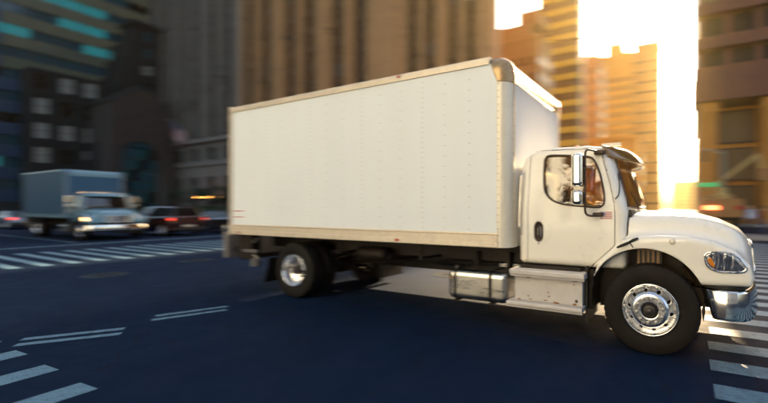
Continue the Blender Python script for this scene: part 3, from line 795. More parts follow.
# --- mirrors
for s in (0, 1):
    def Yo(y): return 2.5 - y if s else y
    mi = bpy.data.objects.new('door_mirror', None); link(mi, T); mi.empty_display_size = .1
    MB().tube(curve_pts([(-.60, Yo(.24), 2.385), (-.645, Yo(.10), 2.40), (-.685, Yo(-.06), 2.385), (-.70, Yo(-.10), 2.30), (-.70, Yo(-.10), 2.0), (-.70, Yo(-.10), 1.75), (-.695, Yo(-.08), 1.63), (-.66, Yo(.04), 1.595), (-.60, Yo(.19), 1.60)], 6), .0135, 10).build('bracket', GASKET, mi, smooth=True)
    m = MB()
    m.box(-.66, -.54, *sorted((Yo(.12), Yo(.22))), 1.585, 1.635).build('bracket_foot', GASKET, mi, bevel=.012)
    m = MB(); m.box(-.66, -.52, *sorted((Yo(.18), Yo(.27))), 2.36, 2.42).build('bracket_foot', GASKET, mi, bevel=.015)
    for z in (2.20, 1.83):
        MB().tube([(-.73, Yo(-.10), z), (-.69, Yo(-.10), z)], .026, 10).build('clamp', GASKET, mi, smooth=True)
    for z0, z1, nm in ((1.945, 2.345, 'mirror_head'), (1.725, 1.905, 'wide_angle_mirror_head')):
        cz, hz = (z0 + z1) / 2, (z1 - z0) / 2
        def f(X, Y, Z): return smax(sbox(X, Y, Z, (-.775, Yo(-.10), cz), (.062, .10, hz), .045), -(X + .85) * 1.0, .01)
        hd = sdf_obj(nm, f, (-.88, Yo(-.10) - .14, z0 - .03), (-.69, Yo(-.10) + .14, z1 + .03), .009, CHROME, mi, smooth=True)
        MB().box(-.842, -.836, Yo(-.10) - .085, Yo(-.10) + .085, z0 + .02, z1 - .02).build('mirror_glass', CHROME, hd, bevel=.002)

# --- fuel tank with straps, steps, decal
def tank(X, Y, Z): return sbox(X, Y, Z, (-2.28, .38, .58), (.475, .30, .215), .085)
tk = sdf_obj('fuel_tank', tank, (-2.80, .03, .33), (-1.76, .72, .83), .0155, BRUSHED, T, smooth=True)
for x in (-2.62, -2.05):
    ring = []
    for i in range(48):
        t = 2 * math.pi * i / 48; d = Vector((0, math.cos(t), math.sin(t)))
        lo_, hi_ = 0., .5
        for _ in range(22):
            mid = (lo_ + hi_) / 2
            if float(tank(np.array([x]), np.array([.38 + d.y * mid]), np.array([.58 + d.z * mid]))[0]) < .003: lo_ = mid
            else: hi_ = mid
        ring.append(d * lo_)
    V = []; F = []
    for dx in (-.022, .022):
        for k, r in ((0, 0), (1, .006)):
            for q in ring: u = q.normalized(); V.append((x + dx, .38 + q.y + u.y * r, .58 + q.z + u.z * r))
    n = 48
    for i in range(n):
        j = (i + 1) % n
        F += [(n + i, 3 * n + i, 3 * n + j, n + j), (i, n + i, n + j, j), (2 * n + i, 2 * n + j, 3 * n + j, 3 * n + i)]
    mesh_obj('tank_strap', V, F, BLACKP, tk)
    MB().box(x - .03, x + .03, .10, .86, .335, .362).box(x - .03, x + .03, .70, .86, .362, 1.0).build('tank_bracket', CHASSIS, tk)
MB().lathe([(0, 0), (.055, 0), (.055, .03), (.045, .045), (0, .05)], -2.70, .30, .785, n=20, axis='z', closed=False).build('filler_cap', BLACKP, tk, angle=40)
MB().box(-2.725, -2.655, .0765, .0795, .66, .69).build('tank_label', mat('tank_label_print', (.25, .14, .05), .6), tk)
STEP_NEAR = True
stp = MB().box(-1.665, -.765, .05, .60, .465, .80).build('step_box', STEPM, T, bevel=.006)
def tread(z0, z1, y0, x0, x1, nm):
    P = [(y0, z1 - .012), (y0 + .006, z1), (.30, z1), (.30, z0 + .02), (y0 + .05, z0 + .02), (y0 + .045, z0), (y0 + .02, z0 - .002), (y0 + .012, z0 + .03), (y0, z0 + .034)]
    t = MB().prism(P, x0, x1, 'x').build(nm, STEPM, stp, bevel=.002)
    m = MB()
    for k in range(6): m.box(x0 + .01, x1 - .01, y0 + .02 + k * .035, y0 + .032 + k * .035, z1 - .001, z1 + .004)
    m.build('tread_ridge', STEPM, stp)
tread(.795, .885, -.045, -1.70, -.725, 'upper_step')
tread(.395, .47, -.075, -1.735, -.745, 'lower_step')
for x in (-1.47, -.86): MB().box(x - .03, x + .03, .043, .05, .772, .784).build('slot', BLACKP, stp)
rs = random.Random(3)
for (x, z, r, q, ml) in ((-1.47, .535, .012, 1, BLACKP), (-.84, .53, .020, 1, BLACKP), (-1.20, .605, .009, 1.8, RUST), (-1.195, .555, .016, .8, RUST), (-1.24, .50, .028, .35, RUST), (-1.47, .73, .009, 1, RUST), (-.87, .735, .012, 1, RUST), (-1.45, .495, .03, .3, RUST), (-1.10, .485, .05, .25, RUST), (-.86, .49, .034, .5, RUST), (-1.6, .485, .03, .4, RUST)):
    n = 13; ring = [(x + r * rs.uniform(.6, 1.15) * math.cos(6.283 * i / n), .0488 if ml is RUST else .047, z + r * q * rs.uniform(.6, 1.1) * math.sin(6.283 * i / n)) for i in range(n)]
    mesh_obj('rust_spot' if ml is RUST else 'bolt_hole', ring, [tuple(range(n))], ml, stp)
MB().box(-1.62, -.80, .12, .70, .80, .93).build('cab_mount', CHASSIS, T)
MB().box(-.80, -.66, .20, .60, .42, .92).build('cab_mount', CHASSIS, T)
FL = mat('flag_decal', (1, 1, 1), .5); nt = FL.node_tree; N = nt.nodes; L = nt.links
tc = N.new('ShaderNodeTexCoord'); sp = N.new('ShaderNodeSeparateXYZ'); L.new(tc.outputs['Generated'], sp.inputs[0])
def mth(op, a, b=None, c=None):
    n = N.new('ShaderNodeMath'); n.operation = op
    for i, v in enumerate((a, b, c)):
        if v is None: continue
        if isinstance(v, (int, float)): n.inputs[i].default_value = v
        else: L.new(v, n.inputs[i])
    return n.outputs[0]
def flag_nodes(a, b):
    global N, L
    stripe = mth('GREATER_THAN', mth('FRACT', mth('MULTIPLY', b, 6.5)), .5)
    mx = N.new('ShaderNodeMix'); mx.data_type = 'RGBA'; L.new(stripe, mx.inputs[0])
    mx.inputs[6].default_value = (.50, .06, .06, 1); mx.inputs[7].default_value = (.75, .72, .68, 1)
    can = mth('MULTIPLY', mth('LESS_THAN', a, .4), mth('GREATER_THAN', b, .46))
    m2 = N.new('ShaderNodeMix'); m2.data_type = 'RGBA'; L.new(can, m2.inputs[0]); L.new(mx.outputs[2], m2.inputs[6])
    fx = mth('SUBTRACT', mth('FRACT', mth('MULTIPLY', a, 15)), .5); fz = mth('SUBTRACT', mth('FRACT', mth('MULTIPLY', b, 9)), .5)
    star = mth('LESS_THAN', mth('ADD', mth('MULTIPLY', fx, fx), mth('MULTIPLY', fz, fz)), .06)
    m3 = N.new('ShaderNodeMix'); m3.data_type = 'RGBA'; L.new(star, m3.inputs[0])
    m3.inputs[6].default_value = (.04, .06, .22, 1); m3.inputs[7].default_value = (.75, .75, .75, 1)
    L.new(m3.outputs[2], m2.inputs[7]); return m2.outputs[2]
L.new(flag_nodes(sp.outputs[0], sp.outputs[2]), N['Principled BSDF'].inputs['Base Color'])
yd = ysurf(cab_f, -.50, 1.60, .1, .8, 800)
MB().box(-.575, -.435, yd - .004, yd - .0005, 1.555, 1.645).build('flag_sticker', FL, T)

T.rotation_euler = (0, 0, 0)

# the far side carries the same steps and a second tank
s2 = MB().box(-1.665, -.765, 1.90, 2.45, .465, .80).build('step_box', STEPM, T, bevel=.006)
MB().box(-1.70, -.725, 1.95, 2.545, .80, .885).build('upper_step', STEPM, s2, bevel=.004)
MB().box(-1.735, -.745, 1.95, 2.575, .395, .465).build('lower_step', STEPM, s2, bevel=.004)
tk2 = tk.copy(); COL.objects.link(tk2); tk2.location = (0, 1.74, 0)
MB().box(-.70, -.10, 1.9, 2.3, .93, 1.2).build('cab_mount', CHASSIS, T)

MB().box(-2.9, -.62, 1.60, 1.86, .74, 1.12).build('cab_sun_block', CHASSIS, T, bevel=.03)  # box added to block low sun passing under the cab
for y0 in (.12, 1.72):  # front flaps added to close a sun slit behind the front wheels
    MB().box(-.745, -.72, y0, y0 + .66, .26, .96).build('mud_flap', BLACKP, T)  # added flap, only closes the sun slit

MB().box(-2.02, -.56, 1.88, 2.32, .34, .97).build('step_sun_block', CHASSIS, T, bevel=.02)  # far-side box added to stop sun slivers on the road
MB().box(-2.79, -1.70, 1.62, 2.30, .90, 1.22).build('gap_sun_block', CHASSIS, T, bevel=.02)  # block added to close the sunlit gap between cab and box
MB().box(.50, .90, 1.30, 2.20, .34, .84).build('nose_sun_block', BLACKP, T, bevel=.03)  # added to stop sun shining through between far tyre and bumper

tb = MB().box(-5.50, -2.68, 2.02, 2.44, .40, 1.22).build('bed_sun_block', CHASSIS, T, bevel=.02)  # far-side box added to shade the road under the truck
for k in range(3): MB().box(-5.2 + k * .75, -4.5 + k * .75, 2.44, 2.452, .56, 1.08).build('locker_door', STEPM, tb)  # door plates on the added sun-blocking box

MB().box(-5.66, -5.49, 1.70, 2.46, .16, 1.20).build('wheel_sun_block', BLACKP, T, bevel=.01)  # added to close a light slit ahead of the far rear wheel
# ------------------------------------------------------------------ ground
def asphalt(name, base, patch):
    m = bpy.data.materials.new(name); m.use_nodes = True; nt = m.node_tree; N = nt.nodes; L = nt.links; b = N['Principled BSDF']
    tc = N.new('ShaderNodeTexCoord')
    def noise(sc, det=6, st=None):
        n = N.new('ShaderNodeTexNoise'); n.inputs['Scale'].default_value = sc; n.inputs['Detail'].default_value = det; n.inputs['Roughness'].default_value = .65
        if st:
            mp = N.new('ShaderNodeMapping'); mp.inputs['Scale'].default_value = st; L.new(tc.outputs['Object'], mp.inputs[0]); L.new(mp.outputs[0], n.inputs['Vector'])
        else: L.new(tc.outputs['Object'], n.inputs['Vector'])
        return n.outputs[0]
    def mr(x, a, b_, c=0., d=1.):
        n = N.new('ShaderNodeMapRange'); n.inputs[1].default_value = a; n.inputs[2].default_value = b_; n.inputs[3].default_value = c; n.inputs[4].default_value = d
        L.new(x, n.inputs[0]); return n.outputs[0]
    def mix(f, a, c):
        n = N.new('ShaderNodeMix'); n.data_type = 'RGBA'; L.new(f, n.inputs[0])
        for i, v in ((6, a), (7, c)):
            if isinstance(v, tuple): n.inputs[i].default_value = (*v, 1)
            else: L.new(v, n.inputs[i])
        return n.outputs[2]
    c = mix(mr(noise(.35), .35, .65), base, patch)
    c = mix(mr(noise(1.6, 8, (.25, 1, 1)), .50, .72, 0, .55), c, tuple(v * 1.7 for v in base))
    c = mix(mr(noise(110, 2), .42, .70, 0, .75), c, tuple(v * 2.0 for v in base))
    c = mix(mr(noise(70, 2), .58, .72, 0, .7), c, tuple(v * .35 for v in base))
    # cracks
    vr = N.new('ShaderNodeTexVoronoi'); vr.feature = 'DISTANCE_TO_EDGE'; vr.inputs['Scale'].default_value = .33
    mp = N.new('ShaderNodeMapping'); L.new(tc.outputs['Object'], mp.inputs[0])
    wn_ = N.new('ShaderNodeTexNoise'); wn_.inputs['Scale'].default_value = 1.3; L.new(tc.outputs['Object'], wn_.inputs['Vector'])
    ad = N.new('ShaderNodeVectorMath'); ad.operation = 'ADD'; L.new(tc.outputs['Object'], ad.inputs[0]); L.new(wn_.outputs['Color'], ad.inputs[1]); L.new(ad.outputs[0], vr.inputs['Vector'])
    c = mix(mr(vr.outputs[0], .0, .006, .6, 0), c, (.006, .006, .008))
    L.new(c, b.inputs['Base Color'])
    L.new(mr(noise(2.2, 5), .35, .65, .68, .85), b.inputs['Roughness'])
    b.inputs['Specular IOR Level'].default_value = .08
    bp = N.new('ShaderNodeBump'); bp.inputs['Strength'].default_value = .55; bp.inputs['Distance'].default_value = .012
    L.new(noise(90, 3), bp.inputs['Height']); L.new(bp.outputs[0], b.inputs['Normal'])
    return m
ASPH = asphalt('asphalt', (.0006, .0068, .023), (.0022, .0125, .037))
def sheet(name, poly, z, m, h=0, **kw):
    mb = MB()
    if h: mb.prism(poly, z, z + h, 'z')
    else: mb.add([(x, y, z) for x, y in poly], [tuple(range(len(poly)))])
    return mb.build(name, m, None, **kw)
# one big road sheet, subdivided lightly for the crown of the street
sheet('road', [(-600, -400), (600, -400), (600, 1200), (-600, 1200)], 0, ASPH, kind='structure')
PAINT = bpy.data.materials.new('road_paint'); PAINT.use_nodes = True
nt = PAINT.node_tree; N = nt.nodes; L = nt.links; b = N['Principled BSDF']
tc = N.new('ShaderNodeTexCoord'); n = N.new('ShaderNodeTexNoise'); n.inputs['Scale'].default_value = 9; n.inputs['Detail'].default_value = 9; n.inputs['Roughness'].default_value = .75
L.new(tc.outputs['Object'], n.inputs['Vector'])
n2 = N.new('ShaderNodeTexNoise'); n2.inputs['Scale'].default_value = 60; n2.inputs['Detail'].default_value = 3; L.new(tc.outputs['Object'], n2.inputs['Vector'])
mrg = N.new('ShaderNodeMath'); mrg.operation = 'ADD'; L.new(n.outputs[0], mrg.inputs[0]); L.new(n2.outputs[0], mrg.inputs[1])
mr = N.new('ShaderNodeMapRange'); mr.inputs[1].default_value = .98; mr.inputs[2].default_value = 1.22; L.new(mrg.outputs[0], mr.inputs[0])
mx = N.new('ShaderNodeMix'); mx.data_type = 'RGBA'; L.new(mr.outputs[0], mx.inputs[0]); mx.inputs[6].default_value = (.10, .20, .28, 1); mx.inputs[7].default_value = (.015, .04, .075, 1)
L.new(mx.outputs[2], b.inputs['Base Color']); b.inputs['Roughness'].default_value = .6
MATS['road_paint'] = PAINT
YPAINT = mat('yellow_road_paint', (.55, .35, .06), .6, var=.3, scale=8)
def marking(name, mesh_cache, x, y, lx, ly, mt=PAINT, rz=0, z=.004):
    key = (lx, ly, mt.name)
    if key not in mesh_cache:
        rr = random.Random(int(lx * 100 + ly * 10)); n = 12
        top = [(-lx / 2 + lx * i / n, ly / 2 + rr.uniform(-.008, .008)) for i in range(n + 1)]
        bot = [(-lx / 2 + lx * i / n, -ly / 2 + rr.uniform(-.008, .008)) for i in range(n + 1)]
        V = [(a, b_, 0) for a, b_ in top] + [(a, b_, 0) for a, b_ in bot]
        F = [(i, n + 1 + i, n + 2 + i, i + 1) for i in range(n)]
        me = bpy.data.meshes.new(name); me.from_pydata(V, [], F); me.materials.append(mt); mesh_cache[key] = me
    o = bpy.data.objects.new(name, mesh_cache[key]); o.location = (x, y, z); o.rotation_euler = (0, 0, rz); COL.objects.link(o); o['kind'] = 'structure'
    return o
MC = {}
for k in range(28):                       # left crosswalk, bars along x
    marking('crosswalk_bar', MC, -18.75 + rnd.uniform(-.06, .06), -3.0 + .62 * k, 5.3, .25)
for k in range(32):                       # right crosswalk
    marking('crosswalk_bar', MC, 2.95 + rnd.uniform(-.06, .06), -4.0 + .68 * k, 4.6, .33)
for k in range(16):                       # near crosswalk, bars along y
    marking('crosswalk_bar', MC, -4.55 - .93 * k, -5.15, 3.9, .33, rz=R(90 + 4))
marking('stop_line', MC, -24.4, 2.0, 14, .30, rz=R(90))
marking('stop_line', MC, 9.0, 8.0, 16, .30, rz=R(90))
for x0, y0, x1, y1 in ((-7.0, -1.72, -6.62, -.86), (-6.78, -1.86, -6.40, -1.0), (-7.22, -3.05, -6.62, -2.24), (-6.98, -3.16, -6.38, -2.36)):
    L_ = math.hypot(x1 - x0, y1 - y0)
    marking('lane_dash', MC, (x0 + x1) / 2, (y0 + y1) / 2, round(L_, 2), .125, rz=math.atan2(y1 - y0, x1 - x0))
marking('lane_line', MC, -43, 2.9, 34, .12); marking('lane_line', MC, -43, 8.5, 34, .12)
marking('lane_line', MC, -43, 12.8, 34, .12, YPAINT)
IRON = mat('cast_iron', (.012, .02, .03), .55, metal=.5, var=.3, scale=20)
def manhole(x, y, label):
    t = thing('manhole_cover', (x, y, 0), label, 'manhole cover', 'manhole covers in the roadway')
    MB().lathe([(.34, 0), (.34, .012), (.40, .012), (.44, .004), (.44, 0)], 0, 0, 0, n=40, axis='z', closed=False).build('rim', IRON, t, angle=30)
    m = MB().lathe([(0, .008), (.33, .008), (.33, 0)], 0, 0, 0, n=40, axis='z', closed=False)
    for i in range(-4, 5):
        for j in range(-4, 5):
            if i * i + j * j < 17: m.box(i * .068 - .02, i * .068 + .02, j * .068 - .02, j * .068 + .02, .008, .013)
    m.build('cover', IRON, t)
CONC = mat('concrete', (.24, .22, .20), .8, var=.15, scale=4, bump=.2, bscale=60, dirt=(.10, .09, .08), dscale=2, damt=.38)
KERB = mat('kerb_stone', (.28, .26, .24), .75, var=.15, scale=5)
manhole(-12.6, -.45, 'round iron manhole cover on the open asphalt before the left crosswalk')
manhole(-4.9, 3.6, 'round iron manhole cover beyond the truck, seen under its fuel tank')
manhole(-13.6, 2.1, 'round iron manhole cover near the bars of the left crosswalk')
# pavements: far side of the avenue, the island on the right, each with kerb and slab joints
def pavement(name, x0, x1, y0, y1, slab=1.8, kerbs='n'):
    sheet(name, [(x0, y0), (x1, y0), (x1, y1), (x0, y1)], .0, CONC, h=.14, kind='structure')
    m = MB()
    x = x0 + slab
    while x < x1 - .1: m.box(x - .008, x + .008, y0 + .2, y1 - .02, .1395, .1425); x += slab
    y = y0 + slab
    while y < y1 - .1: m.box(x0 + .02, x1 - .02, y - .008, y + .008, .1395, .1432); y += slab
    m.build('slab_joint', MATS['joint'], None, kind='structure')
    MB().box(x0 - .15, x1 + .15, y0 - .15, y0, 0, .15).build('kerb', KERB, None, bevel=.02, kind='structure')
    MB().box(x0 - .15, x0, y0, y1, 0, .15).build('kerb', KERB, None, bevel=.02, kind='structure')
    MB().box(x1, x1 + .15, y0, y1, 0, .15).build('kerb', KERB, None, bevel=.02, kind='structure')
mat('joint', (.06, .055, .05), .9)
pavement('pavement', -124, -21, 37.5, 43.2, 2.5)
pavement('pavement', -.8, 70, 36.5, 41.0, 2.5)
pavement('traffic_island', 2.9, 44, 19.6, 23.0)
pavement('traffic_island', -80, -27, 20.0, 23.0, 2.5)
pavement('pavement', -130, -124, 12, 60, 2.5)

# ------------------------------------------------------------------ facades
def frame_mesh(name, w, h, nx, ny, mframe, mglass, d=.12, bar=.07, sill=None):
    """one window: frame with bars and a pane set back; origin at the lower left, outward = -y"""
    m = MB(); m.cur = 0
    m.box(0, bar, -.02, d, 0, h).box(w - bar, w, -.02, d, 0, h).box(bar, w - bar, -.02, d, 0, bar).box(bar, w - bar, -.02, d, h - bar, h)
    for i in range(1, nx): m.box(w * i / nx - bar * .4, w * i / nx + bar * .4, 0, d, bar, h - bar)
    for j in range(1, ny): m.box(bar, w - bar, .004, d - .004, h * j / ny - bar * .45, h * j / ny + bar * .45)
    m.cur = 1; m.add([(bar, d * .6, bar), (w - bar, d * .6, bar), (w - bar, d * .6, h - bar), (bar, d * .6, h - bar)], [(0, 1, 2, 3)])
    if sill: m.cur = 2; m.box(-.08, w + .08, -.16, 0, -.14, -.005)
    me = bpy.data.meshes.new(name); me.from_pydata(m.v, [], m.f)
    for mm in (mframe, mglass) + ((sill,) if sill else ()): me.materials.append(mm)
    me.polygons.foreach_set('material_index', m.mi); return me
def place(name, me, parent, loc, rz=0, kind=None):
    o = bpy.data.objects.new(name, me); o.location = loc; o.rotation_euler = (0, 0, rz); link(o, parent)
    if kind: o['kind'] = kind
    return o
STONE = mat('limestone', (.24, .19, .15), .85, var=.12, scale=.5, bump=.3, bscale=14, dirt=(.09, .07, .055), dscale=.35, damt=.45)
STONE2 = mat('limestone_trim', (.28, .22, .18), .8, var=.12, scale=1., dirt=(.10, .08, .06), dscale=.6, damt=.42)
GLOWSTONE = mat('sunglow_stone', (.54, .26, .105), .85, var=.12, scale=.5, bump=.3, bscale=14, dirt=(.10, .05, .03), dscale=.35, damt=.42)  # same stone as the grey part, with warm sun glow painted into the colour
GLOWSTONE2 = mat('sunglow_stone_trim', (.58, .30, .13), .8, var=.12, scale=1., dirt=(.10, .05, .03), dscale=.6, damt=.42)
SPAN = mat('bronze_spandrel', (.020, .011, .007), .5, metal=.3, var=.3, scale=1.5)
WINF = mat('dark_window_frame', (.02, .012, .008), .5)
GDARK = mat('dark_pane', (.010, .008, .007), .14, spec=.4, var=.5, scale=.35)
GBLUE = mat('bluish_pane', (.05, .085, .11), .10, spec=.8)
BLIND = mat('drawn_blind', (.55, .48, .40), .8, var=.06, scale=3)
GLIT = mat('lit_pane', (.5, .32, .15), .3, emit=(1., .58, .25), estr=.12)
wm = {}
def stone_building(X0, X1, Y, label, STONE, STONE2, pat, rest, seed, corner):
    t = thing('stone_building', (-70, Y, 0), label, 'building')
    def P(n, m_, mt, **k): o = m_.build(n, mt, t, **k); o.matrix_parent_inverse = Matrix.Translation((70, -Y, 0)); return o
    H = 74.; base = 17.0; fl = 3.3
    rr = random.Random(seed)
    # bay layout from the right corner to the left: (pier width, bay width)
    P('wall', MB().box(X0, X1, Y + .9, Y + 2.5, 0, H).box(X0, min(X1, -38), Y + 2.5, Y + 30, 0, H), STONE)
    x = X1; bays = []; piers = []
    first = True
    i = 0
    while x > X0 + 5:
        pw, bw = pat[i] if i < len(pat) else rest[i % 2]; i += 1
        piers.append((x - pw, x)); x -= pw; bays.append((x - bw, x)); x -= bw
    piers.append((X0, x))
    for a, b_ in piers:
        m = MB().box(a, b_, Y, Y + .9, base, H)
        w = b_ - a
        if w > 2: m.box(a + w * .22, b_ - w * .22, Y - .28, Y - .003, base + .4, H)
        P('pier', m, STONE)
    # floors
    nf = int((H - base) / fl)
    spm = {}
    for k, (a, b_) in enumerate(bays):
        w = b_ - a
        m = MB()
        P('pilaster_strip', MB().box(a + w / 2 - .12, a + w / 2 + .12, Y + .35, Y + .66, base, H), SPAN)
        for j in range(nf):
            z = base + j * fl
            if j > 11: break
            key = ('s', round(w, 1))
            if key not in spm:
                mm = MB().box(0, w, 0, .18, 0, 1.15).box(.0, w, -.06, 0, 1.05, 1.15).box(0, w, -.06, 0, 0, .1)
                for q in range(3): mm.box(w * (q + .2) / 3, w * (q + .8) / 3, -.03, 0, .25, .9)
                me = bpy.data.meshes.new('spandrel'); me.from_pydata(mm.v, [], mm.f); me.materials.append(SPAN); spm[key] = me
            place('spandrel', spm[key], t, (a + 70, .62, z))
            for h in range(1):
                r = rr.random(); g = 'b' if r < .10 else 'd'
                if k == 0 and corner: g = 'w' if j in (4, 5, 8, 9) else 'd'
                kk = ('w', round(w, 1), g)
                if kk not in spm: spm[kk] = frame_mesh('window', w, fl - 1.15, 2, 2, WINF, {'d': GDARK, 'b': GBLUE, 'l': GLIT, 'w': BLIND}[g], d=.16)
                place('window', spm[kk], t, (a + 70, .66, z + 1.15))
        if H > base + 12 * fl: P('upper_bay', MB().box(a, b_, Y + .62, Y + .8, base + 12 * fl, H), SPAN)
    # base storeys: ashlar courses, ledge, tall openings
    P('ledge', MB().box(X0 - .3, X1 + .3, Y - .75, Y + .9, base - .9, base - .3).box(X0 - .15, X1 + .15, Y - .45, Y + .9, base - .3, base - .003), STONE2)
    P('ledge', MB().box(X0 - .2, X1 + .2, Y - .40, Y + .8, 11.0, 11.5), STONE2)
    xs = []
    x = X1 - 2.5
    while x > X0 + 5: xs.append((x - 3.2, x)); x -= 6.6
    m = MB(); prev = X1
    door_me = None
    for a, b_ in xs + [(X0, X0)]:
        # pier of ashlar blocks between openings
        z = 0; c = 0
        if prev - b_ > .5:
            m.box(b_, prev, Y + .06, Y + .9, 0, 11.0); m.box(b_, prev, Y + .06, Y + .9, 11.5, base - .9)
        prev = a
    for a, b_ in xs:
        m.box(a, b_, Y + .06, Y + .9, 8.6, 11.0); m.box(a, b_, Y + .06, Y + .9, 11.5, 12.2); m.box(a, b_, Y + .06, Y + .9, 15.0, base - .9)
    P('base_wall', m, STONE)
    prev = X1
    am = {}
    for a, b_ in xs:
        w = prev - b_
        for c in range(10):
            z = .1 + c * 1.08
            key = round(w, 2)
            if key not in am:
                mm = MB().box(0.02, w - .02, 0, .10, .02, 1.05); me = bpy.data.meshes.new('stone_block'); me.from_pydata(mm.v, [], mm.f); me.materials.append(STONE2); am[key] = me
            place('stone_block', am[key], t, (b_ + 70, -.04, z))
        prev = a
        kk = ('base', 0)
        if kk not in am:
            am[kk] = frame_mesh('shop_window', 3.2, 8.5, 2, 4, WINF, GDARK, d=.2, bar=.1); am['u'] = frame_mesh('window', 3.2, 2.8, 2, 1, WINF, GDARK, d=.2, bar=.09)
        place('shop_window', am[kk], t, (a + 70, .45, .1)); place('window', am['u'], t, (a + 70, .45, 12.2))
    return t
stone_building(-80.6, -23.0, 43.2, 'tall warm brownstone office block with fluted piers rising behind the box truck', GLOWSTONE, GLOWSTONE2,  # same stone as the grey part; its warm brown is painted sun glow
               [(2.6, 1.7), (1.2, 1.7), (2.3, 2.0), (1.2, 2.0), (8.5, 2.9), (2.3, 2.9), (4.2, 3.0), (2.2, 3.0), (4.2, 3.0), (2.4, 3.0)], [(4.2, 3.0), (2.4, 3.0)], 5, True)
stone_building(-118.5, -80.7, 43.3, 'grey brown limestone block with a flag, left of the box truck', STONE, STONE2, [], [(3.4, 3.0), (2.6, 3.0)], 8, False)  # left part of the same building, kept grey without the painted glow
AW = mat('awning_cloth', (.03, .035, .05), .8); LAMPA = mat('amber_bulb', (.8, .4, .1), .3, emit=(1., .45, .08), estr=3.)
t = thing('lit_awning', (-88.0, 43.1, 3.3), 'dark shop awning with a row of amber lamps on the limestone block', 'awning')
MB().prism([(0, 1.1), (-2.2, .35), (-2.2, .0), (-2.12, .0), (-2.12, .3), (0, 1.0)], -4, 4, 'x').build('canopy', AW, t)
for k in range(9): MB().lathe([(0, -.12), (.10, -.1), (.14, 0), (.10, .1), (0, .12)], -3.6 + k * .9, -2.3, .62, n=10, axis='z', closed=False).build('lamp', LAMPA, t)

# flag hanging from a slanted pole on the limestone block
t = thing('flag', (-100.0, 43.1, 18.0), 'stars and stripes flag hanging from a slanted pole on the limestone wall', 'flag')
MB().tube([(0, 0, 0), (0, -3.4, 3.0)], [.09, .06], 10).build('flagpole', NUT, t, smooth=True)
MB().lathe([(0, -.14), (.1, -.1), (.14, 0), (.1, .1), (0, .14)], 0, -3.45, 3.08, n=12, axis='z', closed=False).build('finial', BRUSHED, t, smooth=True)
FLB = mat('flag_cloth', (1, 1, 1), .8); nt = FLB.node_tree; N = nt.nodes; L = nt.links
tc = N.new('ShaderNodeTexCoord'); sp = N.new('ShaderNodeSeparateXYZ'); L.new(tc.outputs['UV'], sp.inputs[0])
L.new(flag_nodes(sp.outputs[0], sp.outputs[1]), N['Principled BSDF'].inputs['Base Color'])
V = []; F = []; nu, nv = 26, 14; UV = []
for i in range(nu + 1):
    for j in range(nv + 1):
        u, v = i / nu, j / nv        # u from the hoist downwards (hanging), v across
        y = -3.3 + 2.3 * v; zt = 2.9 - 2.05 * v
        V.append((.22 * math.sin(v * 9 + u * 2) * (.3 + u) + .9 * u * .3, y + .25 * math.sin(u * 3), zt - 3.4 * u)); UV.append((u, 1 - v))
for i in range(nu):
    for j in range(nv): a = i * (nv + 1) + j; F.append((a, a + 1, a + nv + 2, a + nv + 1))
fo = mesh_obj('flag_cloth', V, F, FLB, t, smooth=True)
uvl = fo.data.uv_layers.new(name='uv')
for lp in fo.data.loops: uvl.data[lp.index].uv = UV[lp.vertex_index]

# ------------------------------------------------------------------ left: glass and panel office block receding towards the cross street
OLIVE = mat('olive_spandrel', (.13, .13, .085), .6, var=.1, scale=.4)
TEAL = mat('teal_pane', (.012, .11, .14), .12, spec=.8, emit=(.05, .55, .60), estr=.04)
TEAL2 = mat('muted_teal_pane', (.02, .10, .11), .2)
TEALD = mat('dark_teal_pane', (.015, .08, .11), .10, spec=.8)
BLUEP = mat('blue_panel', (.02, .06, .13), .35, var=.3, scale=.2)
MULL = mat('dark_mullion', (.02, .024, .026), .5)
def glass_block():
    X = -121.0
    t = thing('glass_office_block', (X, 30, 0), 'teal and olive banded glass office block at the far left', 'building')
    y0, y1 = 8.0, 66.0
    MB().box(-30, -.6, y0 - 30, y1 - 30, 0, 80).build('core_wall', MULL, t)
    fl = 4.5; bw = 4.0; nb = int((y1 - y0) / bw); rr = random.Random(11); cache = {}
    sp_ = MB().box(0, .38, .06, bw - .06, 0, 2.45); me = bpy.data.meshes.new('spandrel_panel'); me.from_pydata(sp_.v, [], sp_.f); me.materials.append(OLIVE)
    me2 = me.copy(); me2.materials[0] = BLUEP
    gm = []
    for g in (TEAL, TEALD, TEALD, GDARK):
        m = MB(); m.cur = 0
        m.box(-.05, .12, 0, .12, 0, 2.05).box(-.05, .12, bw - .12, bw, 0, 2.05).box(-.05, .1, bw / 2 - .04, bw / 2 + .04, 0, 2.05)
        m.cur = 1; m.add([(.02, .12, 0), (.02, bw - .12, 0), (.02, bw - .12, 2.05), (.02, .12, 2.05)], [(0, 1, 2, 3)])
        q = bpy.data.meshes.new('window'); q.from_pydata(m.v, [], m.f); q.materials.append(MULL); q.materials.append(g); q.polygons.foreach_set('material_index', m.mi); gm.append(q)
    for j in range(13):
        run = 0; cur = 1
        for k in range(nb):
            z = 3 + j * fl; y = y0 - 30 + k * bw
            place('spandrel_panel', me2 if (k in (1, 2) or (3 <= k <= 4 and j < 6)) else me, t, (-.4, y, z))
            if run <= 0: cur = rr.choice([0, 1, 1, 2, 2, 3]); run = rr.randint(1, 4)
            run -= 1
            place('window', gm[cur], t, (-.35, y, z + 2.45))
    MB().box(-.6, .2, y0 - 30, y1 - 30, 0, 2.95).build('ground_floor_wall', MULL, t)
    MB().box(-.6, .1, y0 - 30, y1 - 30, 3 + 13 * fl, 80).build('upper_wall', OLIVE, t)
glass_block()
DARKB = mat('dark_brick', (.022, .020, .020), .85, var=.2, scale=.6)
BRICK = mat('pink_brick', (.07, .05, .042), .85, var=.2, scale=.5, dirt=(.06, .035, .03), dscale=.3, damt=.45)
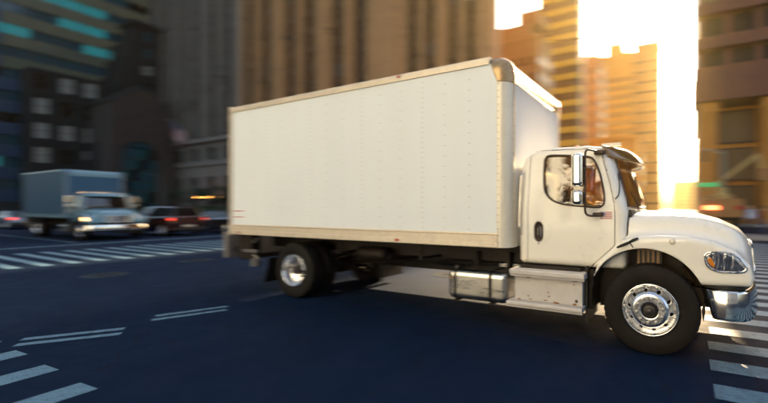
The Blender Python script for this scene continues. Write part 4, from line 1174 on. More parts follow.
PALEW = mat('curtained_pane', (.40, .38, .33), .5, var=.15, scale=.6)
def side_block(name, X, ya, yb, H, dep, mt, label, rows, win, roof=None):
    """block whose face looks along +x"""
    t = thing(name, (X, ya, 0), label, 'building')
    MB().box(-dep, -.35, 0, yb - ya, 0, H).build('wall', mt, t)
    cols = max(1, int((yb - ya) / win[0]))
    bw = (yb - ya) / cols
    cache = {}
    ww, wh = win[1], win[2]
    m = MB()
    for c in range(cols + 1): m.box(-.35, 0, max(0, c * bw - (bw - ww) / 2), min(yb - ya, c * bw + (bw - ww) / 2), 0, H)
    m.build('brick_pier', mt, t, kind='stuff')
    fl = H / rows
    m = MB()
    for r in range(rows + 1): m.box(-.35, -.06, .01, yb - ya - .01, max(0, r * fl - (fl - wh) / 2), min(H, r * fl + (fl - wh) / 2))
    m.build('floor_band', mt, t, kind='stuff')
    rr = random.Random(int(H * 10))
    for r in range(rows):
        for c in range(cols):
            g = win[3][rr.randrange(len(win[3]))]
            if g not in cache: cache[g] = frame_mesh('window', ww, wh, 2, 2, MULL, g, d=.14)
            place('window', cache[g], t, (-.20, c * bw + (bw - ww) / 2, r * fl + (fl - wh) / 2), rz=R(90))
    return t
t = side_block('dark_corner_block', -112, 37.6, 43.0, 44, 6, DARKB, 'black corner building with pale curtained windows before the glass block', 11, (2.7, 1.5, 2.3, [GDARK, PALEW, TEALD]))
MB().box(-6.5, .5, -.5, 5.9, 44, 45).build('cornice', DARKB, t)
m = MB()
for k in range(8): m.box(-10 - 0 * k, .0, -.9 * (k + 1) , -.9 * k - .0, 0, 40 - 4.0 * k)
m.build('stepped_wing', DARKB, t)
t = side_block('lit_corner_block', -116, 22.5, 33.5, 30, 5, DARKB, 'dark low building with tall pale lit windows at the left edge', 6, (3.4, 2.0, 3.3, [PALEW, GDARK, PALEW]))
t = thing('brick_chapel', (-105, 31.5, 0), 'pinkish brown brick building with a large arched teal window', 'building')
m = MB(); aw, ah = 3.1, 13.0
Wd = 11.0; c0 = 4.6
out = []
outline = [(0, 0), (c0 - aw, 0), (c0 - aw, ah)] + [(c0 - aw * math.cos(a), ah + aw * math.sin(a)) for a in np.linspace(0.15, math.pi - .15, 12)] + [(c0 + aw, ah), (c0 + aw, 0), (Wd, 0), (Wd, 24), (Wd * .62, 27.5), (Wd * .4, 27.5), (0, 24)]
m.prism(outline, -.8, 0, 'x').build('front_wall', BRICK, t)
MB().box(-14, -.8, 0, Wd, 0, 24).build('nave_wall', BRICK, t)
MB().prism([(-.4, 24.01), (Wd + .4, 24.01), (Wd / 2, 29.0)], -14, -.8, 'x').build('roof', MULL, t)
aw_ = bpy.data.objects.new('arched_window', None); link(aw_, t)
for i in range(4):
    for j in range(6):
        ya, yb = c0 - aw + i * aw / 2 + .08, c0 - aw + (i + 1) * aw / 2 - .08
        z0, z1 = .6 + j * 2.35, .6 + (j + 1) * 2.35 - .16
        MB().box(-.55, -.5, ya, yb, z0, z1).build('pane', [TEALD, TEALD, GDARK, TEAL2][(i * 3 + j * 5) % 4], aw_)
MB().prism([(c0 - aw, 14.8)] + [(c0 - aw * math.cos(a), 13.1 + aw * math.sin(a)) for a in np.linspace(.5, math.pi - .5, 10)] + [(c0 + aw, 14.8)], -.56, -.5, 'x').build('fanlight', TEALD, aw_)
MB().box(-.62, -.4, c0 - aw, c0 + aw, 0, .5).box(-.6, -.42, c0 - .06, c0 + .06, .5, 15.5).build('tracery', MULL, aw_)

# ------------------------------------------------------------------ buildings down the cross street
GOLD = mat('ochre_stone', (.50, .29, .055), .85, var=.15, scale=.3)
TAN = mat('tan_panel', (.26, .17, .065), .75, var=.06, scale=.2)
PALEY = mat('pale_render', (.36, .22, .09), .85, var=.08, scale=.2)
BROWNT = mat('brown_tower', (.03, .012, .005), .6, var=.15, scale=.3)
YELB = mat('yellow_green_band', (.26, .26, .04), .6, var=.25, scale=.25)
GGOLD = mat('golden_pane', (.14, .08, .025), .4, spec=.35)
def banded(name, label, x0, x1, y, dep, H, wall, band, fl, wh, cat='building', cols=0, every=1, z0=4):
    t = thing(name, ((x0 + x1) / 2, y, 0), label, cat)
    w = x1 - x0
    MB().box(-w / 2, w / 2, .25, dep, 0, H).build('wall', wall, t)
    if cols:
        m = MB(); bw = w / cols
        for c in range(cols + 1): m.box(max(-w / 2, -w / 2 + c * bw - bw * .22), min(w / 2, -w / 2 + c * bw + bw * .22), 0, .25, 0, H)
        m.build('pier', wall, t, kind='stuff')
    fm = MB().box(-w / 2 + .01, w / 2 - .01, .08, .27, 0, wh).box(-w / 2 - .05, w / 2 + .05, -.08, .26, -.2, -.003); me = bpy.data.meshes.new('window_band'); me.from_pydata(fm.v, [], fm.f); me.materials.append(band)
    sm = MB().box(w / 2 - .25, w / 2 + .05, .3, dep - .3, 0, wh); me2 = bpy.data.meshes.new('side_window_band'); me2.from_pydata(sm.v, [], sm.f); me2.materials.append(band)
    z = z0
    while z < H - fl:
        place('window_band', me, t, (0, 0, z)); place('side_window_band', me2, t, (0, 0, z)); z += fl
    MB().box(-w / 2 - .2, w / 2 + .2, -.2, dep + .2, H, H + .8).build('parapet', wall, t)
    return t
banded('striped_tower', 'tall dark brown tower with yellow green horizontal bands behind the cab', -33, -22.0, 90, 5, 95, BROWNT, YELB, 3.3, 1.25)
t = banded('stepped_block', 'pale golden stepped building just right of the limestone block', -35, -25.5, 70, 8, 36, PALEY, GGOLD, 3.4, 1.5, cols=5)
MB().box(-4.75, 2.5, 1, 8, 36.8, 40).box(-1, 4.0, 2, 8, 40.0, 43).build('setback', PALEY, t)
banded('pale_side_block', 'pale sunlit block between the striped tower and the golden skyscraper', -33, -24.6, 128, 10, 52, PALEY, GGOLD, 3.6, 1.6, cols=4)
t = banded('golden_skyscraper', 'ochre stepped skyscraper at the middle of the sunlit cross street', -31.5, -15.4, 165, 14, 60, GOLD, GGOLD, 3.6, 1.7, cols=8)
MB().box(-7.6, 7.6, 1, 13, 60.8, 66).build('setback', GOLD, t); MB().box(-6.0, 2.0, 2, 12, 66, 71).build('setback', GOLD, t)
m = MB()
for k in range(5): m.box(-6.0 + k * 1.7, -5.2 + k * 1.7, 1.5, 2, 66.2, 70.5)
m.build('crown_pier', GOLD, t, kind='stuff')
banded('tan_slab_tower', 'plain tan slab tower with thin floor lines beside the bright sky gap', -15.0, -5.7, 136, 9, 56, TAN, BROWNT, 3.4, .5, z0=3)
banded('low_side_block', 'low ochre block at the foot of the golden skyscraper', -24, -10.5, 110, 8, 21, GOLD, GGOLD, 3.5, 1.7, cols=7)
banded('far_end_block', 'hazy pale building closing the far end of the cross street', -12, 14, 420, 20, 26, PALEY, GGOLD, 3.8, 1.8, cols=9)

# ------------------------------------------------------------------ right: dark red tower over a golden base
REDST = mat('dark_red_granite', (.13, .030, .008), .55, var=.2, scale=.3)
REDT = mat('dark_red_trim', (.06, .013, .006), .5, var=.2, scale=.5)
GRED = mat('brown_pane', (.022, .006, .003), .5, spec=.2)
def red_tower():
    X0, X1, Y = 1.55, 62, 41.0
    t = thing('red_granite_tower', (X0, Y, 0), 'dark red granite tower with deep horizontal bands at the right edge', 'building')
    w = X1 - X0
    MB().box(0, w, 1.2, 30, 13.5, 80).build('wall', REDT, t)
    cache = {}
    bw = 2.6; nb = int(w / bw)
    wm_ = frame_mesh('window', bw - .5, 1.9, 2, 1, REDT, GRED, d=.14)
    wl_ = frame_mesh('window', bw - .5, 1.9, 2, 1, REDT, GGOLD, d=.14)
    rr = random.Random(4)
    j = 0; z = 14.4
    while z < 78:
        MB().box(-.25 if j % 3 else -.5, w + .2, -.15 if j % 3 else -.55, 1.2, z, z + (1.15 if j % 3 else 1.5)).build('granite_band', REDST, t)
        if z < 50:
            for k in range(min(nb, 16)):
                place('window', wm_ if rr.random() < .9 else wl_, t, (k * bw + .5, .75, z + 1.5))
        z += 3.5; j += 1
    m = MB()
    for k in range(nb + 1): m.box(k * bw - .0, k * bw + .5, .3, 1.2, 15.5, 79)
    m.build('mullion_pier', REDST, t, kind='stuff')
    # golden base with columns and an overhanging deck
    GOLD = mat('amber_stone', (.48, .20, .035), .85, var=.2, scale=.4)
    MB().box(0.2, w, 2.2, 28, 0, 12.2).build('base_wall', GOLD, t)
    MB().box(-.6, w, -1.6, 2.0, 12.2, 14.39).build('overhang', REDST, t, bevel=.05)
    for k in range(8):
        c = MB().box(.4 + k * 5.2, 1.7 + k * 5.2, -1.0, .6, .0, 12.19).box(.2 + k * 5.2, 1.9 + k * 5.2, -1.2, .8, 0, 1.2).box(.2 + k * 5.2, 1.9 + k * 5.2, -1.2, .8, 11.2, 12.15).build('column', GOLD, t)
    wg = frame_mesh('shop_window', 3.4, 3.4, 3, 1, WINF, GGOLD, d=.2, bar=.1)
    for k in range(8):
        for r in range(3): place('shop_window', wg, t, (2.0 + k * 5.2, 1.9, .6 + r * 3.9))
red_tower()
# street behind the camera is closed by an added block opposite that bounces light
# ------------------------------------------------------------------ unseen pale block added behind the photographer to bounce light, mirrored in chrome and glass
PALES = mat('bounce_stone', (.64, .72, .79), .85, var=.08, scale=.5)  # cool tint chosen for the light it bounces onto the truck
def opposite():
    X0, X1, Y, H = -34., 30., -25., 26.
    t = thing('bounce_block', (X0, Y, 0), 'pale limestone block on the near side of the avenue, mirrored in the chrome', 'building')  # unseen block added to bounce light
    m = MB().box(0, X1 - X0, -20, -.6, 0, H)
    m.build('wall', PALES, t)  # wall of the added bounce block
    bw = 4.0; n = int((X1 - X0) / bw)
    m = MB()
    for k in range(n + 1): m.box(max(0, k * bw - 1.1), min(X1 - X0, k * bw + 1.1), -.597, 0, 0, H)
    m.build('pier', PALES, t, kind='stuff')  # piers of the added bounce block
    m = MB()
    for r in range(8): m.box(.01, X1 - X0 - .01, -.596, -.05, max(0, r * 3.6 - .6), min(H, r * 3.6 + .7))
    m.build('floor_band', PALES, t, kind='stuff')  # bands of the added bounce block
    MB().box(-.3, X1 - X0 + .3, -20, .7, H + .003, H + .9).build('cornice', PALES, t)  # top of the added bounce block
    wmh = frame_mesh('window', 1.8, 2.3, 2, 2, WINF, GDARK, d=.14)
    for k in range(n):
        for r in range(7): place('window', wmh, t, (k * bw + 2.9, -.40, r * 3.6 + .7), rz=math.pi)
opposite()

def near_shade_tower():  # unseen tower added to keep skylight off the left side
    t = thing('shade_tower', (-62, -22, 0), 'tall dark glass tower on the near side of the avenue, left behind the photographer', 'building')  # unseen tower added to shade the left
    MB().box(-30, 22, -30, -.3, 0, 95).build('core_wall', MULL, t)
    fm = MB().box(-30, 22, -.297, 0, 0, 1.5); me = bpy.data.meshes.new('spandrel_band'); me.from_pydata(fm.v, [], fm.f); me.materials.append(SPAN)
    gm = MB().box(-29.9, 21.9, -.296, -.15, 0, 2.2); me2 = bpy.data.meshes.new('window_band'); me2.from_pydata(gm.v, [], gm.f); me2.materials.append(TEALD)
    for j in range(25): place('spandrel_band', me, t, (0, 0, j * 3.75)); place('window_band', me2, t, (0, 0, j * 3.75 + 1.52))
near_shade_tower()
# ------------------------------------------------------------------ second truck: the same kind of vehicle in blue grey, waiting behind the stop line
index_children()
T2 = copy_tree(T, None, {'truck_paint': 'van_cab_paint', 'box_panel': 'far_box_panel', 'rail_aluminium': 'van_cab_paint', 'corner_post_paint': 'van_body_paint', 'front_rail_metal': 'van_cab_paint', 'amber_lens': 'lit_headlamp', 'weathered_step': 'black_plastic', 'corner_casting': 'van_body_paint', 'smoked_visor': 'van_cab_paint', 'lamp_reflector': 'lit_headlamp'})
T2.location = (-27.3, 3.4, 0)
T2['label'] = 'blue grey box truck with lit amber headlamps waiting behind the left crosswalk'
T2['group'] = 'traffic waiting behind the left crosswalk'
T2.name = 'box_truck'

# ------------------------------------------------------------------ cars
def car(loc, rz, paint, label, kind='sedan', tail=True, group='traffic waiting behind the left crosswalk'):
    t = thing('parked_car' if not tail else 'car', (loc[0], loc[1], 0), label, 'car', group, rz=rz)
    if kind == 'sedan':
        body = [(-2.3, .30), (-2.36, .62), (-2.30, .90), (-1.95, .97), (-1.45, 1.02), (1.0, .98), (1.9, .86), (2.25, .72), (2.33, .50), (2.28, .28), (1.9, .20), (-1.9, .20)]
        cabn = [(-1.75, .95), (-1.05, 1.38), (-.5, 1.46), (.15, 1.43), (.55, 1.30), (1.10, .95)]
        hw, zr = .90, 1.46; wins = [(-1.40, 1.03), (-.98, 1.33), (-.45, 1.39), (.12, 1.36), (.45, 1.26), (.85, 1.02)]
        R_ = .33; wx = (1.42, -1.40)
    else:
        body = [(-2.35, .36), (-2.42, .75), (-2.40, 1.12), (-2.2, 1.16), (1.1, 1.12), (2.0, 1.02), (2.32, .86), (2.40, .58), (2.34, .34), (1.9, .26), (-1.9, .26)]
        cabn = [(-2.32, 1.1), (-2.16, 1.68), (-1.95, 1.78), (0, 1.82), (.35, 1.76), (1.08, 1.1)]
        hw, zr = .96, 1.82; wins = [(-2.12, 1.18), (-1.98, 1.62), (-.2, 1.70), (.25, 1.64), (.86, 1.16)]
        R_ = .38; wx = (1.46, -1.46)
    def f(X, Y, Z):
        ay = np.abs(Y)
        wb = hw - .10 * np.clip(np.abs(X) - 1.6, 0, 1) ** 1.5 - .12 * np.clip(.45 - Z, 0, 1)
        b = smax(poly2(X, Z, body), ay - wb, .10)
        c = smax(poly2(X, Z, cabn), ay - (hw - .06 - .34 * np.clip(Z - 1.0, 0, 1)), .12)
        g = smin(b, c, .06)
        for w in wx:
            g = smax(g, -np.maximum(np.sqrt((X - w) ** 2 + (Z - R_) ** 2) - R_ * 1.16, hw - .28 - ay), .02)
        return g
    key = kind
    if key not in CARM:
        V, F = surf(f, (-2.5, -1.05, .12), (2.5, 1.05, zr + .08), .045, 3)
        C = V[F].mean(1)
        inw = (poly2(C[:, 0], C[:, 2], wins) < 0) & (np.abs(C[:, 1]) > hw - .48) & (C[:, 2] > (1.02 if kind == 'sedan' else 1.17))
        e1 = V[F]; nrm = np.cross(e1[:, 1] - e1[:, 0], e1[:, 2] - e1[:, 0]); nrm /= np.linalg.norm(nrm, axis=1)[:, None] + 1e-9
        zl = 1.02 if kind == 'sedan' else 1.2
        ws = (np.abs(nrm[:, 0]) > .35) & (C[:, 2] > zl) & (C[:, 2] < zr - .08) & (np.abs(C[:, 1]) < hw - .22)
        post = (np.abs(C[:, 0] + .35) < .035) | (np.abs(C[:, 0] + 1.3) < .03)
        gm = (inw & ~post & (np.abs(nrm[:, 0]) < .6)) | ws
        low = C[:, 2] < .34
        CARM[key] = (V, F, gm, low)
    V, F, gm, low = CARM[key]
    b = mesh_obj('body', V, F[~gm], [paint, BLACKP], t, angle=40, midx=low[~gm])
    g = mesh_obj('windows', V, F[gm], GDARK, t, smooth=True)
    bm = bmesh.new(); bm.from_mesh(g.data); bmesh.ops.delete(bm, geom=[v for v in bm.verts if not v.link_faces], context='VERTS'); bm.to_mesh(g.data); bm.free()
    for i, w in enumerate(wx):
        for s in (-1, 1):
            k = bpy.data.objects.new('wheel', None); k.location = (w, s * (hw - .13), R_); link(k, t)
            r = R_
            MB().lathe([(r * .66, -.10), (r * .95, -.11), (r, -.08), (r, .08), (r * .95, .11), (r * .66, .10)], 0, 0, 0, n=32).build('tyre', RUBBER, k, angle=35)
            m = MB().lathe([(0, s * .03), (r * .2, s * .06), (r * .25, s * .03)], 0, 0, 0, n=20, closed=False).lathe([(r * .60, s * .02), (r * .66, s * .10), (r * .68, s * .08)], 0, 0, 0, n=28, closed=False)
            for q in range(5):
                a = 6.283 * q / 5; m.tube([(r * .15 * math.cos(a), s * .04, r * .15 * math.sin(a)), (r * .65 * math.cos(a), s * .06, r * .65 * math.sin(a))], .028, 6)
            m.build('rim', ALU, k, angle=35)
    zt = .78 if kind == 'sedan' else .95
    for s in (-1, 1):
        MB().box(-2.40, -2.20, *sorted((s * (hw - .34), s * (hw - .05))), zt, zt + .13).build('tail_light', TAILON if tail else REDL, t, bevel=.02)
        MB().box(2.10, 2.27, *sorted((s * .52, s * .80)), zt - .14, zt - .02).build('headlight', REFL, t, bevel=.02)
        MB().box(.72, .86, *sorted((s * (hw - .04), s * (hw + .15))), 1.0 if kind == 'sedan' else 1.15, 1.14 if kind == 'sedan' else 1.32).build('side_mirror', paint, t, bevel=.03)
    MB().box(-2.435 if kind != 'sedan' else -2.38, -2.40 if kind != 'sedan' else -2.34, -.26, .26, .55, .68).build('number_plate', PALEW, t)
    MB().box(-2.46, -2.3, -.75, .75, .36, .50).build('rear_bumper', BLACKP, t, bevel=.03)
    return t
CARM = {}
CBLACK = mat('black_car_paint', (.012, .013, .016), .18, coat=1)
CNAVY = mat('navy_car_paint', (.015, .025, .05), .2, coat=1)
CSILV = mat('silver_blue_car_paint', (.16, .24, .34), .25, coat=.8, metal=.3)
CMAR = mat('maroon_car_paint', (.028, .007, .008), .2, coat=1)
car((-28.6, 7.9), R(180), CMAR, 'dark maroon sport utility car with red tail lamps beside the blue grey truck', 'suv')
car((-27.8, 11.1), R(180), CBLACK, 'black saloon facing away, in the lane right of the maroon sport utility car', 'sedan')
car((-30.5, 14.6), R(180), CBLACK, 'long black sport utility car in the farthest lane behind the left crosswalk', 'suv')
car((-37.8, 11.3), R(180), CNAVY, 'navy sport utility car behind the black saloon', 'suv')
car((-48.5, 6.0), R(180), CSILV, 'silver blue saloon with glowing tail lamps left of the blue grey truck', 'sedan')
car((-36.5, 15.0), R(180), CNAVY, 'navy saloon queued behind the long black sport utility car', 'sedan')

# ------------------------------------------------------------------ people
SKIN = mat('skin', (.42, .25, .17), .6); HAIR = mat('dark_hair', (.02, .013, .01), .7)
def hand_f(w, d, side, curl):
    """fingers from wrist w towards d"""
    w = np.array(w); d = np.array(d, float); d /= np.linalg.norm(d)
    u = np.cross(d, [0, 1, .1]); u /= np.linalg.norm(u); v = np.cross(d, u)
    segs = [(w, w + d * .085, .027, .030)]
    for k, (ln, off) in enumerate(((.062, -.028), (.072, -.009), (.068, .010), (.052, .028))):
        b = w + d * .085 + v * off; m_ = b + d * ln * .5 + u * curl * .012; e = m_ + d * ln * .42 + u * curl * .034
        segs += [(b, m_, .0095, .009), (m_, e, .009, .0075)]
    b = w + d * .03 + v * -.026 * side; m_ = b + d * .032 - v * .020 * side; e = m_ + d * .030 + u * curl * .01
    segs += [(b, m_, .012, .010), (m_, e, .010, .008)]
    return segs
def person(name, loc, rz, label, J, cols, height=1.72, hair=True, group=None, coat=0.0):
    """J: joints in metres at unit height 1.72: dict of points; cols: skin, top, legs, shoes"""
    t = thing(name, loc, label, 'person', group, rz=rz)
    top, legs, shoes = cols
    j = {k: np.array(v, float) for k, v in J.items()}
    hd = j['head']
    def f(X, Y, Z):
        g = ell(X, Y, Z, hd + np.array([0.0, 0, .0]), (.098, .078, .125))
        g = smin(g, ell(X, Y, Z, hd + np.array([.025, 0, -.065]), (.066, .058, .062)), .04)
        g = smin(g, cone(X, Y, Z, hd + np.array([.088, 0, .01]), hd + np.array([.112, 0, -.03]), .009, .016), .015)
        for s in (-1, 1): g = smin(g, ell(X, Y, Z, hd + np.array([-.005, s * .078, -.01]), (.022, .012, .032)), .01)
        g = smin(g, cone(X, Y, Z, j['neck'], hd - np.array([.01, 0, .06]), .058, .052), .03)
        tr = smin(smin(cone(X, Y * .72, Z, j['chest'], j['waist'], .128, .112), cone(X, Y * .74, Z, j['waist'], j['hip'], .108, .125), .08), cone(X, Y, Z, j['shL'], j['shR'], .066, .066), .09)
        tr = smin(tr, cone(X, Y, Z, j['chest'] + [0, 0, .08], j['neck'], .085, .062), .06)
        g = smin(g, tr, .03)
        for s in 'LR':
            g = smin(g, cone(X, Y, Z, j['sh' + s], j['el' + s], .054, .042), .035)
            g = smin(g, cone(X, Y, Z, j['el' + s], j['wr' + s], .042, .027), .015)
            g = smin(g, cone(X, Y, Z, j['th' + s], j['kn' + s], .092, .058), .035)
            g = smin(g, cone(X, Y, Z, j['kn' + s], j['an' + s], .060, .042), .02)
            an = j['an' + s]; toe = j['toe' + s]
            g = smin(g, cone(X, Y, Z, an - [0, 0, .035], toe, .042, .034), .03)
        if coat:
            g = smin(g, cone(X, Y * .8, Z, j['hip'], j['hip'] - [0, 0, coat], .15, .20), .04)
        return g
    P = np.array(list(j.values())); lo = P.min(0) - .2; hi = P.max(0) + .2
    zc = j['neck'][2] - .005; zw = j['hip'][2] - (coat if coat else -.02); za = min(j['anL'][2], j['anR'][2]) + .05
    V, F = surf(f, lo, hi, .021, 2); C = V[F].mean(1)
    mi = np.full(len(C), 1)
    mi[C[:, 2] > zc] = 0
    leg = np.zeros(len(C), bool)
    for s in 'LR':
        dl = np.minimum(cone(*C.T, j['th' + s], j['kn' + s], .1, .08), cone(*C.T, j['kn' + s], j['an' + s], .08, .06))
        leg |= (dl < .012) & (C[:, 2] < zw)
        da = cone(*C.T, j['wr' + s], j['wr' + s] + (j['wr' + s] - j['el' + s]) * .1, .045, .04)
        mi[da < .003] = 0
    mi[leg] = 2
    for s in 'LR': mi[(cone(*C.T, j['an' + s] - [0, 0, .03], j['toe' + s], .06, .06) < .012)] = 3
    allV, allF, allM = [V], [F], [mi]; n = len(V)
    for s, sg in (('L', 1), ('R', -1)):
        w = j['wr' + s]; d = w - j['el' + s]; segs = hand_f(w, d, sg, j.get('curl', 1.) if not isinstance(j.get('curl', 1.), np.ndarray) else float(j['curl']))
        def hf(X, Y, Z):
            g = None
            for a, b, r1, r2 in segs:
                q = cone(X, Y, Z, a, b, r1, r2); g = q if g is None else smin(g, q, .006)
            return g
        dn = d / np.linalg.norm(d); c = w + dn * .09
        v2, f2 = surf(hf, c - .13, c + .13, .0075, 1); allV.append(v2); allF.append(f2 + n); allM.append(np.zeros(len(f2), int)); n += len(v2)
    b = mesh_obj('body', np.concatenate(allV), np.concatenate(allF), [SKIN, top, legs, shoes], t, smooth=True, midx=np.concatenate(allM))
    def hf(X, Y, Z):
        g = ell(X, Y, Z, hd + np.array([-.014, 0, .022]), (.106, .090, .122))
        g = smax(g, (X - hd[0] - .035) * .8 - (Z - hd[2] - .03) * .6, .02)
        return np.maximum(g, -(Z - hd[2] + .085))
    sdf_obj('hair', hf, hd - .17, hd + .17, .014, HAIR, t, smooth=True)
    m = MB()
    for s in (-1, 1): m.lathe([(0, -.012), (.011, -.006), (.012, 0), (.011, .006), (0, .012)], hd[0] + .079, hd[1] + s * .032, hd[2] + .008, n=10, axis='x', closed=False)
    m.build('eyes', BLACKP, t, smooth=True)
    MB().tube([hd + (.078, -.024, -.068), hd + (.089, 0, -.070), hd + (.078, .024, -.068)], .0065, 6).build('mouth', mat_lip, t, smooth=True)
    k = height / 1.72; t.scale = (k, k, k)
    return t
mat_lip = mat('lip', (.30, .10, .08), .5)
def walk(ph=1., arm=1.):
    s = .26 * ph
    return dict(head=(.03, 0, 1.60), neck=(0, 0, 1.44), chest=(0, 0, 1.27), waist=(0, 0, 1.08), hip=(0, 0, .95), shL=(0, .18, 1.39), shR=(0, -.18, 1.39),
                elL=(-.10 * ph * arm, .24, 1.13), elR=(.06 * ph * arm, -.24, 1.13), wrL=(-.05 * ph * arm, .25, .89), wrR=(.20 * ph * arm, -.22, .93),
                thL=(0, .085, .90), thR=(0, -.085, .90), knL=(s * .75, .09, .50), knR=(-s * .25, -.09, .48), anL=(s, .09, .10), anR=(-s * 1.3, -.09, .14), toeL=(s + .15, .10, .045), toeR=(-s * 1.3 + .13, -.10, .05))
C1 = mat('pale_blue_shirt', (.42, .46, .62), .9, bump=.2); C2 = mat('dark_trousers', (.03, .03, .04), .9); C3 = mat('shoe_leather', (.02, .015, .012), .5)
C4 = mat('brown_coat', (.12, .06, .035), .9, bump=.2); C5 = mat('white_top', (.62, .58, .55), .9); C6 = mat('denim', (.06, .09, .16), .9); C7 = mat('rust_jacket', (.25, .08, .04), .9)
person('person', (3.6, 20.6, .14), R(200), 'person in a pale blue shirt and dark trousers on the traffic island', walk(1), (C1, C2, C3), 1.76)
person('person', (4.25, 21.2, .14), R(10), 'person in a rust jacket standing just right of the pale blue shirt', walk(.15), (C7, C6, C3), 1.68)
person('person', (5.2, 20.9, .14), R(170), 'person in a long brown coat between two others on the traffic island', walk(.6), (C4, C2, C3), 1.70, coat=.35)
person('person', (6.3, 20.4, .14), R(185), 'person in a white top and jeans walking on the traffic island', walk(.9), (C5, C6, C3), 1.72)
person('person', (7.4, 21.6, .14), R(15), 'person in a brown coat farthest right on the traffic island', walk(.5), (C4, C6, C3), 1.8, coat=.3)
# driver seated at the wheel, far side of the cab
CD = mat('pale_green_shirt', (.42, .50, .30), .9, bump=.2)
drv = dict(head=(-1.20, 0, 2.09), neck=(-1.24, 0, 1.93), chest=(-1.25, 0, 1.76), waist=(-1.24, 0, 1.58), hip=(-1.20, 0, 1.50), shL=(-1.23, .18, 1.87), shR=(-1.23, -.18, 1.87),
           elL=(-1.05, .25, 1.66), elR=(-1.05, -.25, 1.66), wrL=(-.86, .19, 1.70), wrR=(-.86, -.19, 1.70), thL=(-1.15, .09, 1.50), thR=(-1.15, -.09, 1.50), knL=(-.76, .13, 1.44), knR=(-.76, -.13, 1.44), anL=(-.62, .13, 1.10), anR=(-.62, -.13, 1.10), toeL=(-.48, .13, 1.05), toeR=(-.48, -.13, 1.05))
person('person', (0, 1.78, 0), 0, 'person in a pale green shirt driving the white box truck', drv, (CD, C2, C3))

# ------------------------------------------------------------------ bucket truck with raised diagonal boom, seen past the hood
UT = mat('utility_truck_paint', (.30, .14, .04), .5, var=.15, scale=1.5); UT2 = mat('utility_boom_paint', (.45, .30, .10), .45)
t = thing('bucket_truck', (2.9, 31.0, 0), 'ochre utility truck with a raised diagonal boom, seen from behind past the hood', 'truck', rz=R(90))
MB().box(-2.8, 2.6, -1.15, 1.15, .75, 1.0).build('chassis_frame', CHASSIS, t)
b = MB().box(-3.1, 1.0, -1.2, 1.2, 1.0, 2.35).build('utility_body', UT, t, bevel=.05)
for k in range(3):
    for s in (-1, 1): MB().box(-2.9 + k * 1.3, -1.7 + k * 1.3, *sorted((s * 1.2, s * 1.225)), 1.15, 2.2).build('locker_door', UT2, b, bevel=.01)
MB().prism([(1.15, .8), (1.15, 2.6), (1.35, 2.75), (2.3, 2.75), (2.75, 1.85), (3.6, 1.7), (3.75, 1.3), (3.75, .75)], -1.1, 1.1).build('cab', UT, t, bevel=.08)
MB().box(1.5, 2.35, -1.13, 1.13, 1.85, 2.55).prism([(2.36, 2.6), (2.40, 2.62), (2.78, 1.92), (2.74, 1.88)], -.95, .95).build('windows', GDARK, t)
for x in (2.9, -1.9):
    for s in (-1, 1):
        w = bpy.data.objects.new('wheel', None); w.location = (x, s * 1.02, .5); link(w, t)
        MB().lathe([(.3, -.14), (.47, -.15), (.5, -.11), (.5, .11), (.47, .15), (.3, .14)], 0, 0, 0, n=32).build('tyre', RUBBER, w, angle=35)
        MB().lathe([(0, s * .05), (.14, s * .08), (.16, s * .02), (.28, s * .02), (.31, s * .12)], 0, 0, 0, n=24, closed=False).build('rim', ALU, w, angle=35)
MB().lathe([(0, 0), (.5, 0), (.5, .3), (.35, .5), (.3, .9), (0, .9)], -1.8, 0, 2.35, n=24, axis='z', closed=False).build('turntable', UT2, t, angle=35)
MB().prism([(1.15, 2.75), (.85, 3.2), (-2.3, 5.75), (-2.1, 5.3)], -2.02, -1.6, 'x').build('boom', UT2, t, bevel=.03)
MB().prism([(-2.1, 5.5), (-2.35, 5.6), (-2.6, 4.5), (-2.35, 4.45)], -1.95, -1.67, 'x').build('upper_arm', UT2, t, bevel=.02)
MB().box(-2.2, -1.4, -3.0, -2.2, 3.6, 4.5).build('bucket', UT, t, bevel=.06)
TAILON2 = mat('bright_tail_lamp', (.8, .1, .05), .3, emit=(1., .16, .05), estr=1.6)
MB().box(-3.18, -3.1, .35, 1.15, 1.55, 1.85).build('tail_light', TAILON2, t, bevel=.02)
MB().box(-3.18, -3.1, -1.15, -.75, 1.55, 1.85).build('tail_light', REDL, t, bevel=.02)

